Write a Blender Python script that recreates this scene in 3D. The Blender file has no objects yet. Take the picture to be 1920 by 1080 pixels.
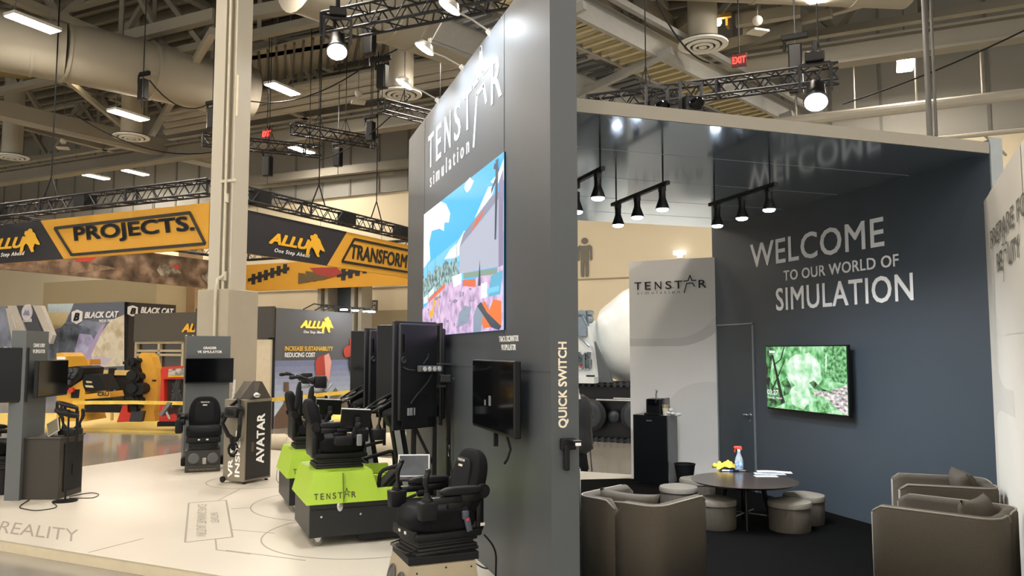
import bpy, bmesh, math, random
from math import sin, cos, tan, pi, radians, hypot, atan, atan2, sqrt
from mathutils import Vector, Matrix
random.seed(7)
SC = bpy.context.scene
COL = SC.collection
V = Vector

# ---------------------------------------------------------------- camera frame (metres; +Y runs along the booth walls)
FPX = 1490.0; PITCH = atan(118/1490.0); YAW = atan(490/1495.0); EYE = 1.68
def ray(px, py):
    x = (px-960)/FPX; y = -(py-540)/FPX
    cp, sp, s, c = cos(PITCH), sin(PITCH), sin(YAW), cos(YAW)
    f = cp-sp*y; u = sp+cp*y
    return V((x*c+f*s, -x*s+f*c, u))
def at_z(px, py, z=0.0):
    d = ray(px, py); t = (z-EYE)/d.z; return V((d.x*t, d.y*t, z))
def at_x(px, py, X):
    d = ray(px, py); t = X/d.x; return V((X, d.y*t, EYE+d.z*t))
def at_y(px, py, Y):
    d = ray(px, py); t = Y/d.y; return V((d.x*t, Y, EYE+d.z*t))
def at_d(px, py, D):
    d = ray(px, py); t = D/hypot(d.x, d.y); return V((d.x*t, d.y*t, EYE+d.z*t))
# hall grid: u runs deep into the hall, v runs to the right
HA = radians(43.5)
HU = V((sin(HA), cos(HA), 0)); HV = V((cos(HA), -sin(HA), 0)); ZZ = V((0, 0, 1))
def hl(u, v, z=0.0): return HU*u + HV*v + ZZ*z
def at_u(px, py, U):
    d = ray(px, py); t = U/(d.x*HU.x+d.y*HU.y); return V((d.x*t, d.y*t, EYE+d.z*t))
def at_v(px, py, W):
    d = ray(px, py); t = W/(d.x*HV.x+d.y*HV.y); return V((d.x*t, d.y*t, EYE+d.z*t))
RH = -HA      # z rotation that turns local x onto HV and local y onto HU

# ---------------------------------------------------------------- materials
def lin(h):
    h = h.lstrip('#'); o = []
    for i in (0, 2, 4):
        c = int(h[i:i+2], 16)/255
        o.append(c/12.92 if c <= .04045 else ((c+.055)/1.055)**2.4)
    return o
_M = {}
def mat(name, hexcol, rough=.6, metal=0.0, noise=.06, scale=8.0, bump=0.0, emit=0.0, coat=0.0, hex2=None, stretch=None, spec=None, alpha=None):
    if name in _M: return _M[name]
    m = bpy.data.materials.new(name); m.use_nodes = True
    nt = m.node_tree; N = nt.nodes; L = nt.links
    b = N['Principled BSDF']
    c = lin(hexcol)
    tc = N.new('ShaderNodeTexCoord'); nz = N.new('ShaderNodeTexNoise'); nz.inputs['Scale'].default_value = scale
    nz.inputs['Detail'].default_value = 4
    if stretch:
        mp = N.new('ShaderNodeMapping'); mp.inputs['Scale'].default_value = stretch
        L.new(tc.outputs['Object'], mp.inputs['Vector']); L.new(mp.outputs[0], nz.inputs['Vector'])
    else: L.new(tc.outputs['Object'], nz.inputs['Vector'])
    mx = N.new('ShaderNodeMix'); mx.data_type = 'RGBA'
    if hex2:
        A = lin(hexcol); B = lin(hex2)
        rp = N.new('ShaderNodeMapRange'); rp.inputs[1].default_value = .38; rp.inputs[2].default_value = .62
        L.new(nz.outputs['Fac'], rp.inputs[0]); L.new(rp.outputs[0], mx.inputs['Factor'])
    else:
        A = [max(0, v*(1-noise*2)) for v in c]; B = [min(1, v*(1+noise*2)) for v in c]
        L.new(nz.outputs['Fac'], mx.inputs['Factor'])
    mx.inputs['A'].default_value = (*A, 1); mx.inputs['B'].default_value = (*B, 1)
    L.new(mx.outputs['Result'], b.inputs['Base Color'])
    b.inputs['Roughness'].default_value = rough; b.inputs['Metallic'].default_value = metal
    if coat: b.inputs['Coat Weight'].default_value = coat; b.inputs['Coat Roughness'].default_value = .08
    if spec is not None: b.inputs['Specular IOR Level'].default_value = spec
    if emit:
        b.inputs['Emission Strength'].default_value = emit
        L.new(mx.outputs['Result'], b.inputs['Emission Color'])
    if bump:
        bp = N.new('ShaderNodeBump'); bp.inputs['Strength'].default_value = bump; bp.inputs['Distance'].default_value = .01
        n2 = N.new('ShaderNodeTexNoise'); n2.inputs['Scale'].default_value = scale*4
        L.new(tc.outputs['Object'], n2.inputs['Vector']); L.new(n2.outputs['Fac'], bp.inputs['Height']); L.new(bp.outputs[0], b.inputs['Normal'])
    if alpha is not None:
        b.inputs['Transmission Weight'].default_value = alpha
    _M[name] = m
    return m
def glow(name, hexcol, s):
    """a lamp face or a lit screen"""
    if name in _M: return _M[name]
    m = bpy.data.materials.new(name); m.use_nodes = True
    N = m.node_tree.nodes; b = N['Principled BSDF']
    b.inputs['Base Color'].default_value = (.02, .02, .02, 1); b.inputs['Roughness'].default_value = .3
    b.inputs['Emission Color'].default_value = (*lin(hexcol), 1); b.inputs['Emission Strength'].default_value = s
    _M[name] = m; return m
def glow_noise(name, h1, h2, s, scale, lo=.4, hi=.6, stretch=None, h3=None):
    if name in _M: return _M[name]
    m = bpy.data.materials.new(name); m.use_nodes = True
    nt = m.node_tree; N = nt.nodes; L = nt.links; b = N['Principled BSDF']
    tc = N.new('ShaderNodeTexCoord'); mp = N.new('ShaderNodeMapping'); nz = N.new('ShaderNodeTexNoise'); cr = N.new('ShaderNodeValToRGB')
    if stretch: mp.inputs['Scale'].default_value = stretch
    nz.inputs['Scale'].default_value = scale; nz.inputs['Detail'].default_value = 6
    cr.color_ramp.elements[0].position = lo; cr.color_ramp.elements[0].color = (*lin(h1), 1)
    cr.color_ramp.elements[1].position = hi; cr.color_ramp.elements[1].color = (*lin(h2), 1)
    if h3:
        e = cr.color_ramp.elements.new((lo+hi)/2); e.color = (*lin(h3), 1)
    L.new(tc.outputs['Object'], mp.inputs[0]); L.new(mp.outputs[0], nz.inputs['Vector']); L.new(nz.outputs['Fac'], cr.inputs[0])
    b.inputs['Roughness'].default_value = .4
    if s > 0:
        b.inputs['Base Color'].default_value = (.02, .02, .02, 1)
        L.new(cr.outputs[0], b.inputs['Emission Color']); b.inputs['Emission Strength'].default_value = s
    else: L.new(cr.outputs[0], b.inputs['Base Color'])
    _M[name] = m; return m
def print_noise(name, h1, h2, scale, lo=.4, hi=.6, stretch=None, h3=None):
    return glow_noise(name, h1, h2, 0, scale, lo, hi, stretch, h3)

# ---------------------------------------------------------------- mesh collector
class G:
    def __init__(s): s.bm = bmesh.new(); s.mi = 0
    def _fin(s, verts, M=None):
        if M is not None: bmesh.ops.transform(s.bm, matrix=M, verts=list(verts))
        for f in {f for v in verts for f in v.link_faces}: f.material_index = s.mi
    def box(s, c, sz, R=None, bev=0.0, seg=2, shape=None):
        b = bmesh.new(); bmesh.ops.create_cube(b, size=1)
        for v in b.verts: v.co = V((v.co.x*sz[0], v.co.y*sz[1], v.co.z*sz[2]))
        if shape:
            for v in b.verts: v.co = shape(v.co.copy())
        if bev: bmesh.ops.bevel(b, geom=list(b.edges), offset=min(bev, min(sz)*.49), segments=seg, profile=.5, affect='EDGES')
        M = Matrix.Translation(V(c)) @ (R.to_4x4() if R else Matrix.Identity(4))
        s.merge(b, M); return s
    def merge(s, b, M=None):
        if M is not None: bmesh.ops.transform(b, matrix=M, verts=list(b.verts))
        mp = {}
        for v in b.verts: mp[v] = s.bm.verts.new(v.co)
        for f in b.faces:
            try: nf = s.bm.faces.new([mp[v] for v in f.verts]); nf.material_index = s.mi
            except ValueError: pass
        b.free(); return s
    def cyl(s, a, b, r, r2=None, n=12, caps=True):
        a = V(a); b = V(b); r2 = r if r2 is None else r2; d = b-a
        if d.length < 1e-6: return s
        q = d.to_track_quat('Z', 'Y'); A = []; B = []
        for i in range(n):
            t = 2*pi*i/n; o = V((cos(t), sin(t), 0))
            A.append(s.bm.verts.new(a+q@(o*r))); B.append(s.bm.verts.new(b+q@(o*r2)))
        fs = [s.bm.faces.new((A[i], A[(i+1) % n], B[(i+1) % n], B[i])) for i in range(n)]
        if caps: fs.append(s.bm.faces.new(A[::-1])); fs.append(s.bm.faces.new(B))
        for f in fs: f.material_index = s.mi
        return s
    def bar(s, a, b, w, h=None):
        a = V(a); b = V(b); h = w if h is None else h; d = b-a
        if d.length < 1e-6: return s
        z = d.normalized(); up = ZZ if abs(z.z) < .95 else V((0, 1, 0))
        x = z.cross(up).normalized(); y = x.cross(z)
        R = Matrix((x, z, y)).transposed()
        return s.box((a+b)/2, (w, d.length, h), R)
    def tube(s, pts, r, n=6):
        pts = [V(p) for p in pts]; rings = []
        prev = None
        for i, p in enumerate(pts):
            t = (pts[min(i+1, len(pts)-1)]-pts[max(i-1, 0)]).normalized()
            if prev is None:
                x = t.cross(ZZ) if abs(t.z) < .9 else t.cross(V((1, 0, 0)))
            else: x = prev-t*prev.dot(t)
            x.normalize(); y = t.cross(x); prev = x
            rr = r[i] if isinstance(r, (list, tuple)) else r
            rings.append([s.bm.verts.new(p+(x*cos(2*pi*k/n)+y*sin(2*pi*k/n))*rr) for k in range(n)])
        for a, b in zip(rings, rings[1:]):
            for k in range(n):
                f = s.bm.faces.new((a[k], a[(k+1) % n], b[(k+1) % n], b[k])); f.material_index = s.mi
        for q in (rings[0][::-1], rings[-1]):
            f = s.bm.faces.new(q); f.material_index = s.mi
        return s
    def lathe(s, prof, c=(0, 0, 0), n=24, R=None, sx=1, sy=1):
        c = V(c); rings = []
        for r, z in prof:
            ring = []
            for k in range(n):
                p = V((cos(2*pi*k/n)*r*sx, sin(2*pi*k/n)*r*sy, z))
                if R: p = R@p
                ring.append(s.bm.verts.new(c+p))
            rings.append(ring)
        for a, b in zip(rings, rings[1:]):
            for k in range(n):
                f = s.bm.faces.new((a[k], a[(k+1) % n], b[(k+1) % n], b[k])); f.material_index = s.mi
        for q in (rings[0][::-1], rings[-1]):
            f = s.bm.faces.new(q); f.material_index = s.mi
        return s
    def prism(s, pts, ext):
        ext = V(ext); A = [s.bm.verts.new(V(p)) for p in pts]; B = [s.bm.verts.new(V(p)+ext) for p in pts]; n = len(A)
        fs = [s.bm.faces.new(A[::-1]), s.bm.faces.new(B)]
        for i in range(n): fs.append(s.bm.faces.new((A[i], A[(i+1) % n], B[(i+1) % n], B[i])))
        for f in fs: f.material_index = s.mi
        return s
    def face(s, pts, mi=None):
        f = s.bm.faces.new([s.bm.verts.new(V(p)) for p in pts]); f.material_index = s.mi if mi is None else mi; return s
    def sph(s, c, r, n=12):
        if not isinstance(r, (tuple, list)): r = (r, r, r)
        b = bmesh.new(); bmesh.ops.create_uvsphere(b, u_segments=n, v_segments=max(6, n//2+2), radius=1)
        M = Matrix.Translation(V(c)) @ Matrix.Diagonal((r[0], r[1], r[2], 1))
        return s.merge(b, M)
    def m(s, i): s.mi = i; return s
    def deform(s, fn):
        for v in s.bm.verts: v.co = fn(v.co.copy())
        return s
    def obj(s, name, mats, parent=None, smooth=False, sub=0):
        bmesh.ops.recalc_face_normals(s.bm, faces=list(s.bm.faces))
        me = bpy.data.meshes.new(name); s.bm.to_mesh(me); s.bm.free()
        for k in (mats if isinstance(mats, (list, tuple)) else [mats]): me.materials.append(k)
        if smooth:
            for p in me.polygons: p.use_smooth = True
            if smooth != 'all':
                try: me.set_sharp_from_angle(angle=radians(40))
                except Exception: pass
        o = bpy.data.objects.new(name, me); COL.objects.link(o)
        if sub:
            md = o.modifiers.new('Subdivision', 'SUBSURF'); md.levels = sub; md.render_levels = sub
        if parent: o.parent = parent
        return o
def tag(o, label, cat, group=None):
    o['label'] = label; o['category'] = cat
    if group: o['group'] = group
    return o
def thing(name, label, cat, loc=(0, 0, 0), rz=0.0, group=None):
    o = bpy.data.objects.new(name, None); COL.objects.link(o); o.empty_display_size = .1
    o.location = V(loc); o.rotation_euler = (0, 0, rz)
    return tag(o, label, cat, group)
def struct(o, label=None):
    o['kind'] = 'structure'
    if label: o['label'] = label
    return o
def dup(root, loc=None, rz=None, label=None, group=None):
    r = root.copy(); COL.objects.link(r)
    if loc is not None: r.location = V(loc)
    if rz is not None: r.rotation_euler = (0, 0, rz)
    if label: r['label'] = label
    if group: r['group'] = group
    for ch in list(root.children):
        c = ch.copy(); COL.objects.link(c); c.parent = r
        for g in ch.children:
            d = g.copy(); COL.objects.link(d); d.parent = c
    return r
def RZ(a): return Matrix.Rotation(a, 3, 'Z')
def RY(a): return Matrix.Rotation(a, 3, 'Y')
def RX(a): return Matrix.Rotation(a, 3, 'X')

# ---------------------------------------------------------------- lettering
_dg = None
def text_bm(s, bold=0.0, spacing=1.0, ext=0.0, res=3, shear=0.0, line=1.0, align='CENTER'):
    cu = bpy.data.curves.new('t', 'FONT'); cu.body = s; cu.offset = 0.0; cu.space_character = spacing
    cu.extrude = 1.0 if ext else 0.0; cu.resolution_u = res; cu.shear = shear; cu.align_x = align; cu.space_line = line
    o = bpy.data.objects.new('t', cu); COL.objects.link(o)
    dg = bpy.context.evaluated_depsgraph_get(); dg.update()
    me = bpy.data.meshes.new_from_object(o.evaluated_get(dg))
    b = bmesh.new(); b.from_mesh(me)
    bpy.data.objects.remove(o); bpy.data.curves.remove(cu); bpy.data.meshes.remove(me)
    if bold > 0:          # heavier weight: the same letters laid over each other, slightly shifted
        src = b; b = bmesh.new()
        for dx, dy in ((-1, -1), (1, 1), (-1, 1), (1, -1), (0, 0)):
            mp = {v: b.verts.new((v.co.x+dx*bold*.8, v.co.y+dy*bold*.8, v.co.z*(1+.01*(dx+2*dy)))) for v in src.verts}
            for f in src.faces:
                try: b.faces.new([mp[v] for v in f.verts])
                except ValueError: pass
        src.free()
    return b
def put_text(g, s, O, ux, uz, w, h, bold=.012, spacing=1.0, ext=.004, shear=0.0, line=1.0, align='CENTER', res=3):
    """letters filling the w x h rectangle whose lower left corner is O; ux to the right, uz up"""
    b = text_bm(s, bold, spacing, ext, res, shear, line, align)
    xs = [v.co.x for v in b.verts]; ys = [v.co.y for v in b.verts]
    x0, x1, y0, y1 = min(xs), max(xs), min(ys), max(ys)
    ux = V(ux).normalized(); uz = V(uz).normalized(); n = ux.cross(uz)
    for v in b.verts: v.co.z = (v.co.z+1)/2 if ext else 0.0
    for v in b.verts:
        a = (v.co.x-x0)/(x1-x0)*w; c = (v.co.y-y0)/(y1-y0)*h
        v.co = V(O)+ux*a+uz*c+n*(v.co.z*ext+.001)
    g.merge(b)
def letters(name, s, O, ux, uz, w, h, m, parent=None, **k):
    g = G(); put_text(g, s, O, ux, uz, w, h, **k); return g.obj(name, m, parent)
def stroke(g, pts, th, O, ux, uz, ext, closed=False):
    n = ux.cross(uz)
    for (a, b) in zip(pts, pts[1:]):
        A = V((a[0], a[1], 0)); B = V((b[0], b[1], 0)); d = (B-A)
        if d.length < 1e-6: continue
        q = V((-d.y, d.x, 0)).normalized()*th/2; e = d.normalized()*th*.3
        P = [A-q-e, B-q+e, B+q+e, A+q-e]
        g.prism([O+ux*p.x+uz*p.y+n*.001 for p in P], n*ext)
def star_logo(name, O, ux, uz, W, h, m, parent=None, ext=.004, sub=True, bold=.0, msub=None):
    """TENST*R with the swooping star for an A; O is the lower left of the T, h the letter height"""
    ux = V(ux).normalized(); uz = V(uz).normalized(); g = G()
    for ch, a, b in (('T', 0, .10), ('E', .15, .235), ('N', .29, .385), ('S', .44, .525), ('T', .565, .675), ('R', .895, 1.0)):
        put_text(g, ch, O+ux*W*a, ux, uz, W*(b-a), h, bold=bold, ext=ext)
    th = min(.016*W, .13*h)
    P = lambda x, y: (x*W, y*h)
    stroke(g, [P(.695, .93), P(.752, .95), P(.780, 1.62), P(.806, .97), P(.862, .97)], th, O, ux, uz, ext)
    stroke(g, [P(.698, -.55), P(.735, .62), P(.812, .66), P(.84, .22)], th, O, ux, uz, ext)
    o = g.obj(name, m, parent)
    if sub:
        g = G(); put_text(g, 'simulation', O+ux*W*.04-uz*h*.60, ux, uz, W*.6, h*.42, bold=0, spacing=1.7, ext=ext)
        g.obj('subtitle_lettering', msub or m, parent)
    return o
def plate(name, O, ux, uz, shapes, mats, parent=None, step=.002, back=0.0, W=1, Hh=1):
    """a printed or lit picture: flat polygons (in 0..1 picture units) laid over each other on one board"""
    ux = V(ux); uz = V(uz); n = ux.cross(uz).normalized(); g = G()
    if back:
        g.prism([O, O+ux*W, O+ux*W+uz*Hh, O+uz*Hh], -n*back)
    for k, (poly, mi) in enumerate(shapes):
        g.mi = mi
        g.face([O+ux*(x*W)+uz*(y*Hh)+n*(step*(k+1)*.5+.001) for x, y in poly])
    g.mi = 0
    me = g.obj(name, mats, parent); return me
RECT = [(0, 0), (1, 0), (1, 1), (0, 1)]
def R4(x0, y0, x1, y1): return [(x0, y0), (x1, y0), (x1, y1), (x0, y1)]
def blob(cx, cy, rx, ry, n=14, j=.25, seed=1):
    rd = random.Random(seed)
    return [(cx+cos(2*pi*k/n)*rx*(1+rd.uniform(-j, j)), cy+sin(2*pi*k/n)*ry*(1+rd.uniform(-j, j))) for k in range(n)]
def spot_lamp(loc, aim, power, size=50, col=(1, 1, 1), blend=.6, r=.03, parent=None):
    l = bpy.data.lights.new('spot_beam', 'SPOT'); l.energy = power; l.spot_size = radians(size); l.spot_blend = blend
    l.color = col; l.shadow_soft_size = r
    o = bpy.data.objects.new('spot_beam', l); COL.objects.link(o); o.location = V(loc)
    o.rotation_euler = (V(aim)-V(loc)).to_track_quat('-Z', 'Y').to_euler()
    if parent:
        o.parent = parent; o.matrix_parent_inverse = Matrix.Identity(4)
    return o

# ---------------------------------------------------------------- palette
CHAR = mat('charcoal_paint', '#4a4f54', .42, noise=.02, scale=1.5, bump=.02)
CHAR_LIP = mat('warm_grey_edge_paint', '#8a857a', .5, noise=.02)
GLOSS = mat('glossy_blue_grey_panel', '#a9bac9', .15, .85, noise=.02, scale=1.2, coat=.6)
CARPET = mat('black_carpet', '#0d0d0d', .95, noise=.25, scale=60, bump=.5, spec=.03)
WHITEFLOOR = mat('white_vinyl_floor', '#cec7b9', .33, noise=.03, scale=1.2)
CONC = mat('polished_concrete', '#8f8a80', .13, noise=.10, scale=1.1, bump=.02)
EDGE = mat('platform_edge_laminate', '#c9bda3', .5)
FABRIC = mat('light_grey_fabric', '#e9e7e3', .85, noise=.02, scale=2, bump=.1)
FABRIC2 = mat('mid_grey_fabric_print', '#cfcdc9', .85, noise=.02, scale=2)
FABRIC3 = mat('pale_grey_fabric_print', '#dedcd8', .85, noise=.02, scale=2)
BLK = mat('black_plastic', '#0b0c0e', .38, noise=.1, spec=.35)
BLKM = mat('black_matt_plastic', '#101114', .6, noise=.1, spec=.3)
BLKG = mat('black_glass', '#06070a', .09, noise=.02, spec=.3)
BLKF = mat('black_upholstery', '#0e0f12', .82, noise=.2, scale=50, bump=.25, spec=.2)
GRY = mat('grey_plastic', '#6d6f70', .45)
DKG = mat('dark_grey_metal', '#3a3c3f', .4, .4)
ALU = mat('brushed_aluminium', '#b7ab93', .38, .55, noise=.12, scale=3)
STEEL = mat('bright_steel', '#c6c8ca', .25, .9)
WHT = mat('white_paint', '#f2f1ee', .4, noise=.01)
WLET = mat('white_lettering', '#fbfbfa', .5, noise=.005)
INK = mat('black_ink', '#16171a', .5, noise=.02)
INKG = mat('grey_ink', '#8e8a83', .5, noise=.02)
LIME = mat('lime_green_shell', '#a6c83a', .42, noise=.04, scale=3)
YEL = mat('machine_yellow', '#dba42c', .42, noise=.05, scale=3)
YELB = mat('banner_yellow', '#d9a032', .7, noise=.02, scale=2)
BLKB = mat('banner_black', '#24242a', .7, noise=.04, scale=2)
RED = mat('machine_red', '#c8301f', .42, noise=.05)
BEIGE = mat('beige_hall_wall', '#ddd0b3', .85, noise=.02, scale=.4)
GREYW = mat('grey_hall_wall', '#94928b', .85, noise=.03, scale=.3)
ROOF = mat('roof_deck', '#7f7a6e', .9, noise=.05, scale=.5)
BEAM = mat('painted_roof_steel', '#8c877b', .7, noise=.06, scale=1)
BEAML = mat('pale_roof_steel', '#a8a396', .6, noise=.04, scale=1)
DUCT = mat('painted_duct', '#a39d8e', .6, noise=.03, scale=.6)
TRUSSM = mat('black_truss_paint', '#23252a', .45, .3)
FAB = mat('taupe_fabric', '#464036', .92, noise=.10, scale=70, bump=.35)
FABL = mat('taupe_fabric_piping', '#857f75', .9, noise=.06, scale=60)
CCOL = mat('column_concrete', '#a79e8c', .8, noise=.07, scale=1.5, bump=.15)
PCOL = mat('column_paint', '#b9b2a2', .5, noise=.02, scale=.6)
# ================================================================ world, camera
w = bpy.data.worlds.new('hall_air'); SC.world = w; w.use_nodes = True
w.node_tree.nodes['Background'].inputs[0].default_value = (*lin('#d6d2c8'), 1)
w.node_tree.nodes['Background'].inputs[1].default_value = 1.9
SC.view_settings.view_transform = 'Standard'; SC.view_settings.look = 'None'
SC.view_settings.exposure = 0.15; SC.view_settings.gamma = 1.0; SC.view_settings.use_curve_mapping = False
cd = bpy.data.cameras.new('camera'); cam = bpy.data.objects.new('camera', cd); COL.objects.link(cam)
cd.sensor_width = 36; cd.lens = 36*FPX/1920; cd.clip_end = 300; cd.clip_start = .05
cam.location = (0, 0, EYE); cam.rotation_euler = (pi/2+PITCH, 0, -YAW); SC.camera = cam

XL = 1.78; XL2 = 1.965; YN = 4.65; YF = 9.48; HL = 4.26      # wall_left (big sign wall)
XR = 5.75; XR2 = 5.88; YR = 4.90; HC = 3.30; HC2 = 3.395     # wall_right, ceiling slab
# ================================================================ floors
g = G(); g.prism([hl(-30, -60, -.14), hl(-30, 40, -.14), hl(27, 40, -.14), hl(27, -60, -.14)], (0, 0, .04))
g.obj('floor', CONC); struct(bpy.data.objects['floor'], 'polished grey concrete hall floor')
g = G(); g.mi = 0
g.prism([hl(4.6, -10.68, -.10), hl(4.6, 3.2, -.10), hl(10.62, 3.2, -.10), hl(10.62, -10.68, -.10)], (0, 0, .096))
g.mi = 1; g.prism([hl(4.59, -10.69, -.004), hl(4.59, 3.21, -.004), hl(10.63, 3.21, -.004), hl(10.63, -10.69, -.004)], (0, 0, .004))
platform = struct(g.obj('booth_platform', [EDGE, WHITEFLOOR]), 'raised white booth floor with printed grey lines')
# carpet of the lounge
g = G()
cp = [V((XL2-.02, 4.66, 0)), V((XL2-.02, 9.10, 0)), V((4.15, 9.72, 0)), V((4.75, 9.62, 0)), V((XR+.02, 8.75, 0)), V((XR+.02, 3.6, 0)), V((4.6, 2.3, 0)), V((3.35, 3.35, 0))]
g.prism([p+V((0, 0, .001)) for p in cp[::-1]], (0, 0, .008))
struct(g.obj('lounge_carpet', CARPET), 'black carpet of the lounge')

# printed line art on the white floor
FINK = mat('floor_print', '#958d80', .45, noise=.02)
def floor_line(g, pts, wd):
    for a, b in zip(pts, pts[1:]):
        d = (b-a).normalized(); q = V((-d.y, d.x, 0))*wd/2
        g.prism([a-q+ZZ*.0004, b-q+ZZ*.0004, b+q+ZZ*.0004, a+q+ZZ*.0004], (0, 0, .0012))
g = G()
def circ(c, r, a0=0, a1=2*pi, n=60): return [c+V((cos(a0+(a1-a0)*k/n)*r, sin(a0+(a1-a0)*k/n)*r, 0)) for k in range(n+1)]
floor_line(g, circ(V((1.02, 9.12, 0)), .98, pi*.45, pi*1.95), .014)
floor_line(g, circ(V((1.05, 7.55, 0)), .92, pi*.45, pi*1.62), .014)
floor_line(g, circ(V((.12, 11.0, 0)), .62, pi*.5, pi*1.75), .012)
F = lambda x, y: at_z(x, y, 0)
floor_line(g, [F(436, 1007), F(347, 1017), F(354, 943), F(424, 938), F(436, 1007)], .018)
floor_line(g, [F(166, 1036), F(268, 1010)], .014)
floor_line(g, [F(404, 1010), F(406, 1031), F(470, 1039)], .014)
floor_line(g, [F(424, 1032), F(573, 1051)], .014)
floor_line(g, [F(434, 993), F(515, 1000)], .012)
floor_line(g, [F(410, 938), F(450, 917)], .012)
floor_line(g, [F(433, 954), F(470, 952)], .012)
g.obj('printed_lines', FINK, platform)
# floor writing: rotated boxes of letters
def floor_text(name, s, px0, px1, px2, m, bold=0.0, **k):
    """px0 = lower left, px1 = lower right, px2 = upper left (photo points on the floor)"""
    O = F(*px0); a = F(*px1)-O; b = F(*px2)-O; g = G()
    n = a.cross(b)
    bx = text_bm(s, bold, **k); xs = [v.co.x for v in bx.verts]; ys = [v.co.y for v in bx.verts]
    x0, x1, y0, y1 = min(xs), max(xs), min(ys), max(ys)
    for v in bx.verts: v.co = O+a*((v.co.x-x0)/(x1-x0))+b*((v.co.y-y0)/(y1-y0))+ZZ*.0015
    g.merge(bx); o = g.obj(name, m, platform); return o
floor_text('floor_lettering', 'PREPARE FOR REALITY', (-235, 970), (146, 1017), (-212, 952), FINK, .0)
floor_text('floor_lettering', 'VIRTUAL TRAINING SPACE', (367, 1007), (371, 946), (387, 1006), FINK)
floor_text('floor_lettering', 'TENSTAR', (396, 982), (394, 962), (411, 980), FINK)

# ================================================================ booth walls
def wallbox(name, x0, x1, y0, y1, z0, z1, m, **k):
    g = G(); g.box(((x0+x1)/2, (y0+y1)/2, (z0+z1)/2), (x1-x0, y1-y0, z1-z0)); return g.obj(name, m, **k)
wl = struct(wallbox('wall_left', XL, XL2, YN, YF, .0, HL, CHAR), 'tall dark grey wall with white lettering and a large video screen')
UXL = V((0, -1, 0))          # reading direction on the side facing -x
lo = V((XL, 8.36, 3.62))
star_logo('wall_lettering', V((XL, 8.34, 3.635)), UXL, ZZ, 2.66, .36, WLET, wl, ext=.003, sub=True, bold=.004)
letters('simulator_lettering', 'TRACK EXCAVATOR\nVR SIMULATOR', V((XL, 5.74, 1.685)), UXL, ZZ, .46, .105, WLET, wl, bold=.012, ext=.002, line=1.05)
# QUICK SWITCH on the end face, reading upwards
O = at_y(1066, 802, YN); O2 = at_y(1066, 641, YN); wd = .068
letters('quick_switch_lettering', 'QUICK SWITCH', V((O.x, YN, O.z)), ZZ, V((-1, 0, 0)), O2.z-O.z, wd, mat('cream_lettering', '#ece3cf', .5, noise=.01), wl, bold=.03, ext=.002)
g = G(); g.box((XL-.002, 7.07, 1.55), (.002, 4.82, .004)); g.obj('panel_seam', mat('seam_dark', '#3e444a', .6), wl)
g = G()
for y in (5.62, 8.53): g.box((XL-.001, y, 3.0), (.003, .004, 2.5))
g.obj('panel_seam', mat('seam_dark', '#3e444a', .6), wl)

wr = struct(wallbox('wall_right', XR, XR2, YR, 9.07, .0, 3.42, mat('dark_slate_paint', '#3d464f', .45, noise=.02, scale=1.2)), 'dark slate lounge wall with white welcome lettering')
def wr_text(name, s, p0, p1, ptop, **k):
    A = at_x(*p0, XR); B = at_x(*p1, XR); T = at_x(*ptop, XR)
    letters(name, s, V((XR, A.y, A.z)), UXL, ZZ, A.y-B.y, T.z-A.z, WLET, wr, ext=.004, spacing=1.06, **k)
wr_text('welcome_lettering', 'WELCOME', (1408, 503), (1659, 463), (1400, 460), bold=.012)
wr_text('welcome_lettering', 'TO OUR WORLD OF', (1470, 527), (1686, 503), (1468, 508), bold=.015)
wr_text('welcome_lettering', 'SIMULATION', (1456, 583), (1714, 564), (1454, 541), bold=.012)
# end strip of wall_right
g = G(); g.box(((XR+XR2)/2, YR-.006, 1.72), (XR2-XR, .012, 3.44)); g.obj('end_strip', mat('pale_blue_grey_edge', '#8f979c', .45), wr)
g = G()
a = at_x(1345, 610, XR); b = at_x(1412, 608, XR)
# flush door in wall_right
dr = struct(G().box((XR-.004, (a.y+b.y)/2, 1.0), (.008, a.y-b.y-.03, 1.99)).obj('door_1', mat('dark_slate_door', '#3a434b', .4, noise=.02)), 'flush dark door in the lounge wall')
fr = mat('aluminium_door_frame', '#8b9298', .35, .4)
g = G(); g.box((XR-.008, a.y+.0, 1.005), (.016, .02, 2.01)); g.box((XR-.008, b.y, 1.005), (.016, .02, 2.01)); g.box((XR-.008, (a.y+b.y)/2, 2.01), (.016, a.y-b.y+.02, .02))
g.obj('door_frame', fr, dr)
g = G(); hp = at_x(1409, 778, XR); g.cyl((XR-.008, hp.y, hp.z), (XR-.05, hp.y, hp.z), .012); g.tube([(XR-.05, hp.y, hp.z), (XR-.055, hp.y+.05, hp.z+.004), (XR-.052, hp.y+.085, hp.z)], .009, 8); g.cyl((XR-.008, hp.y, hp.z-.0), (XR-.013, hp.y, hp.z), .024, n=16)
g.obj('door_handle', STEEL, dr, True)
g = G(); g.cyl((XR-.008, hp.y, hp.z-.07), (XR-.02, hp.y, hp.z-.07), .012, n=12); g.obj('door_lock', STEEL, dr, True)
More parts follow.
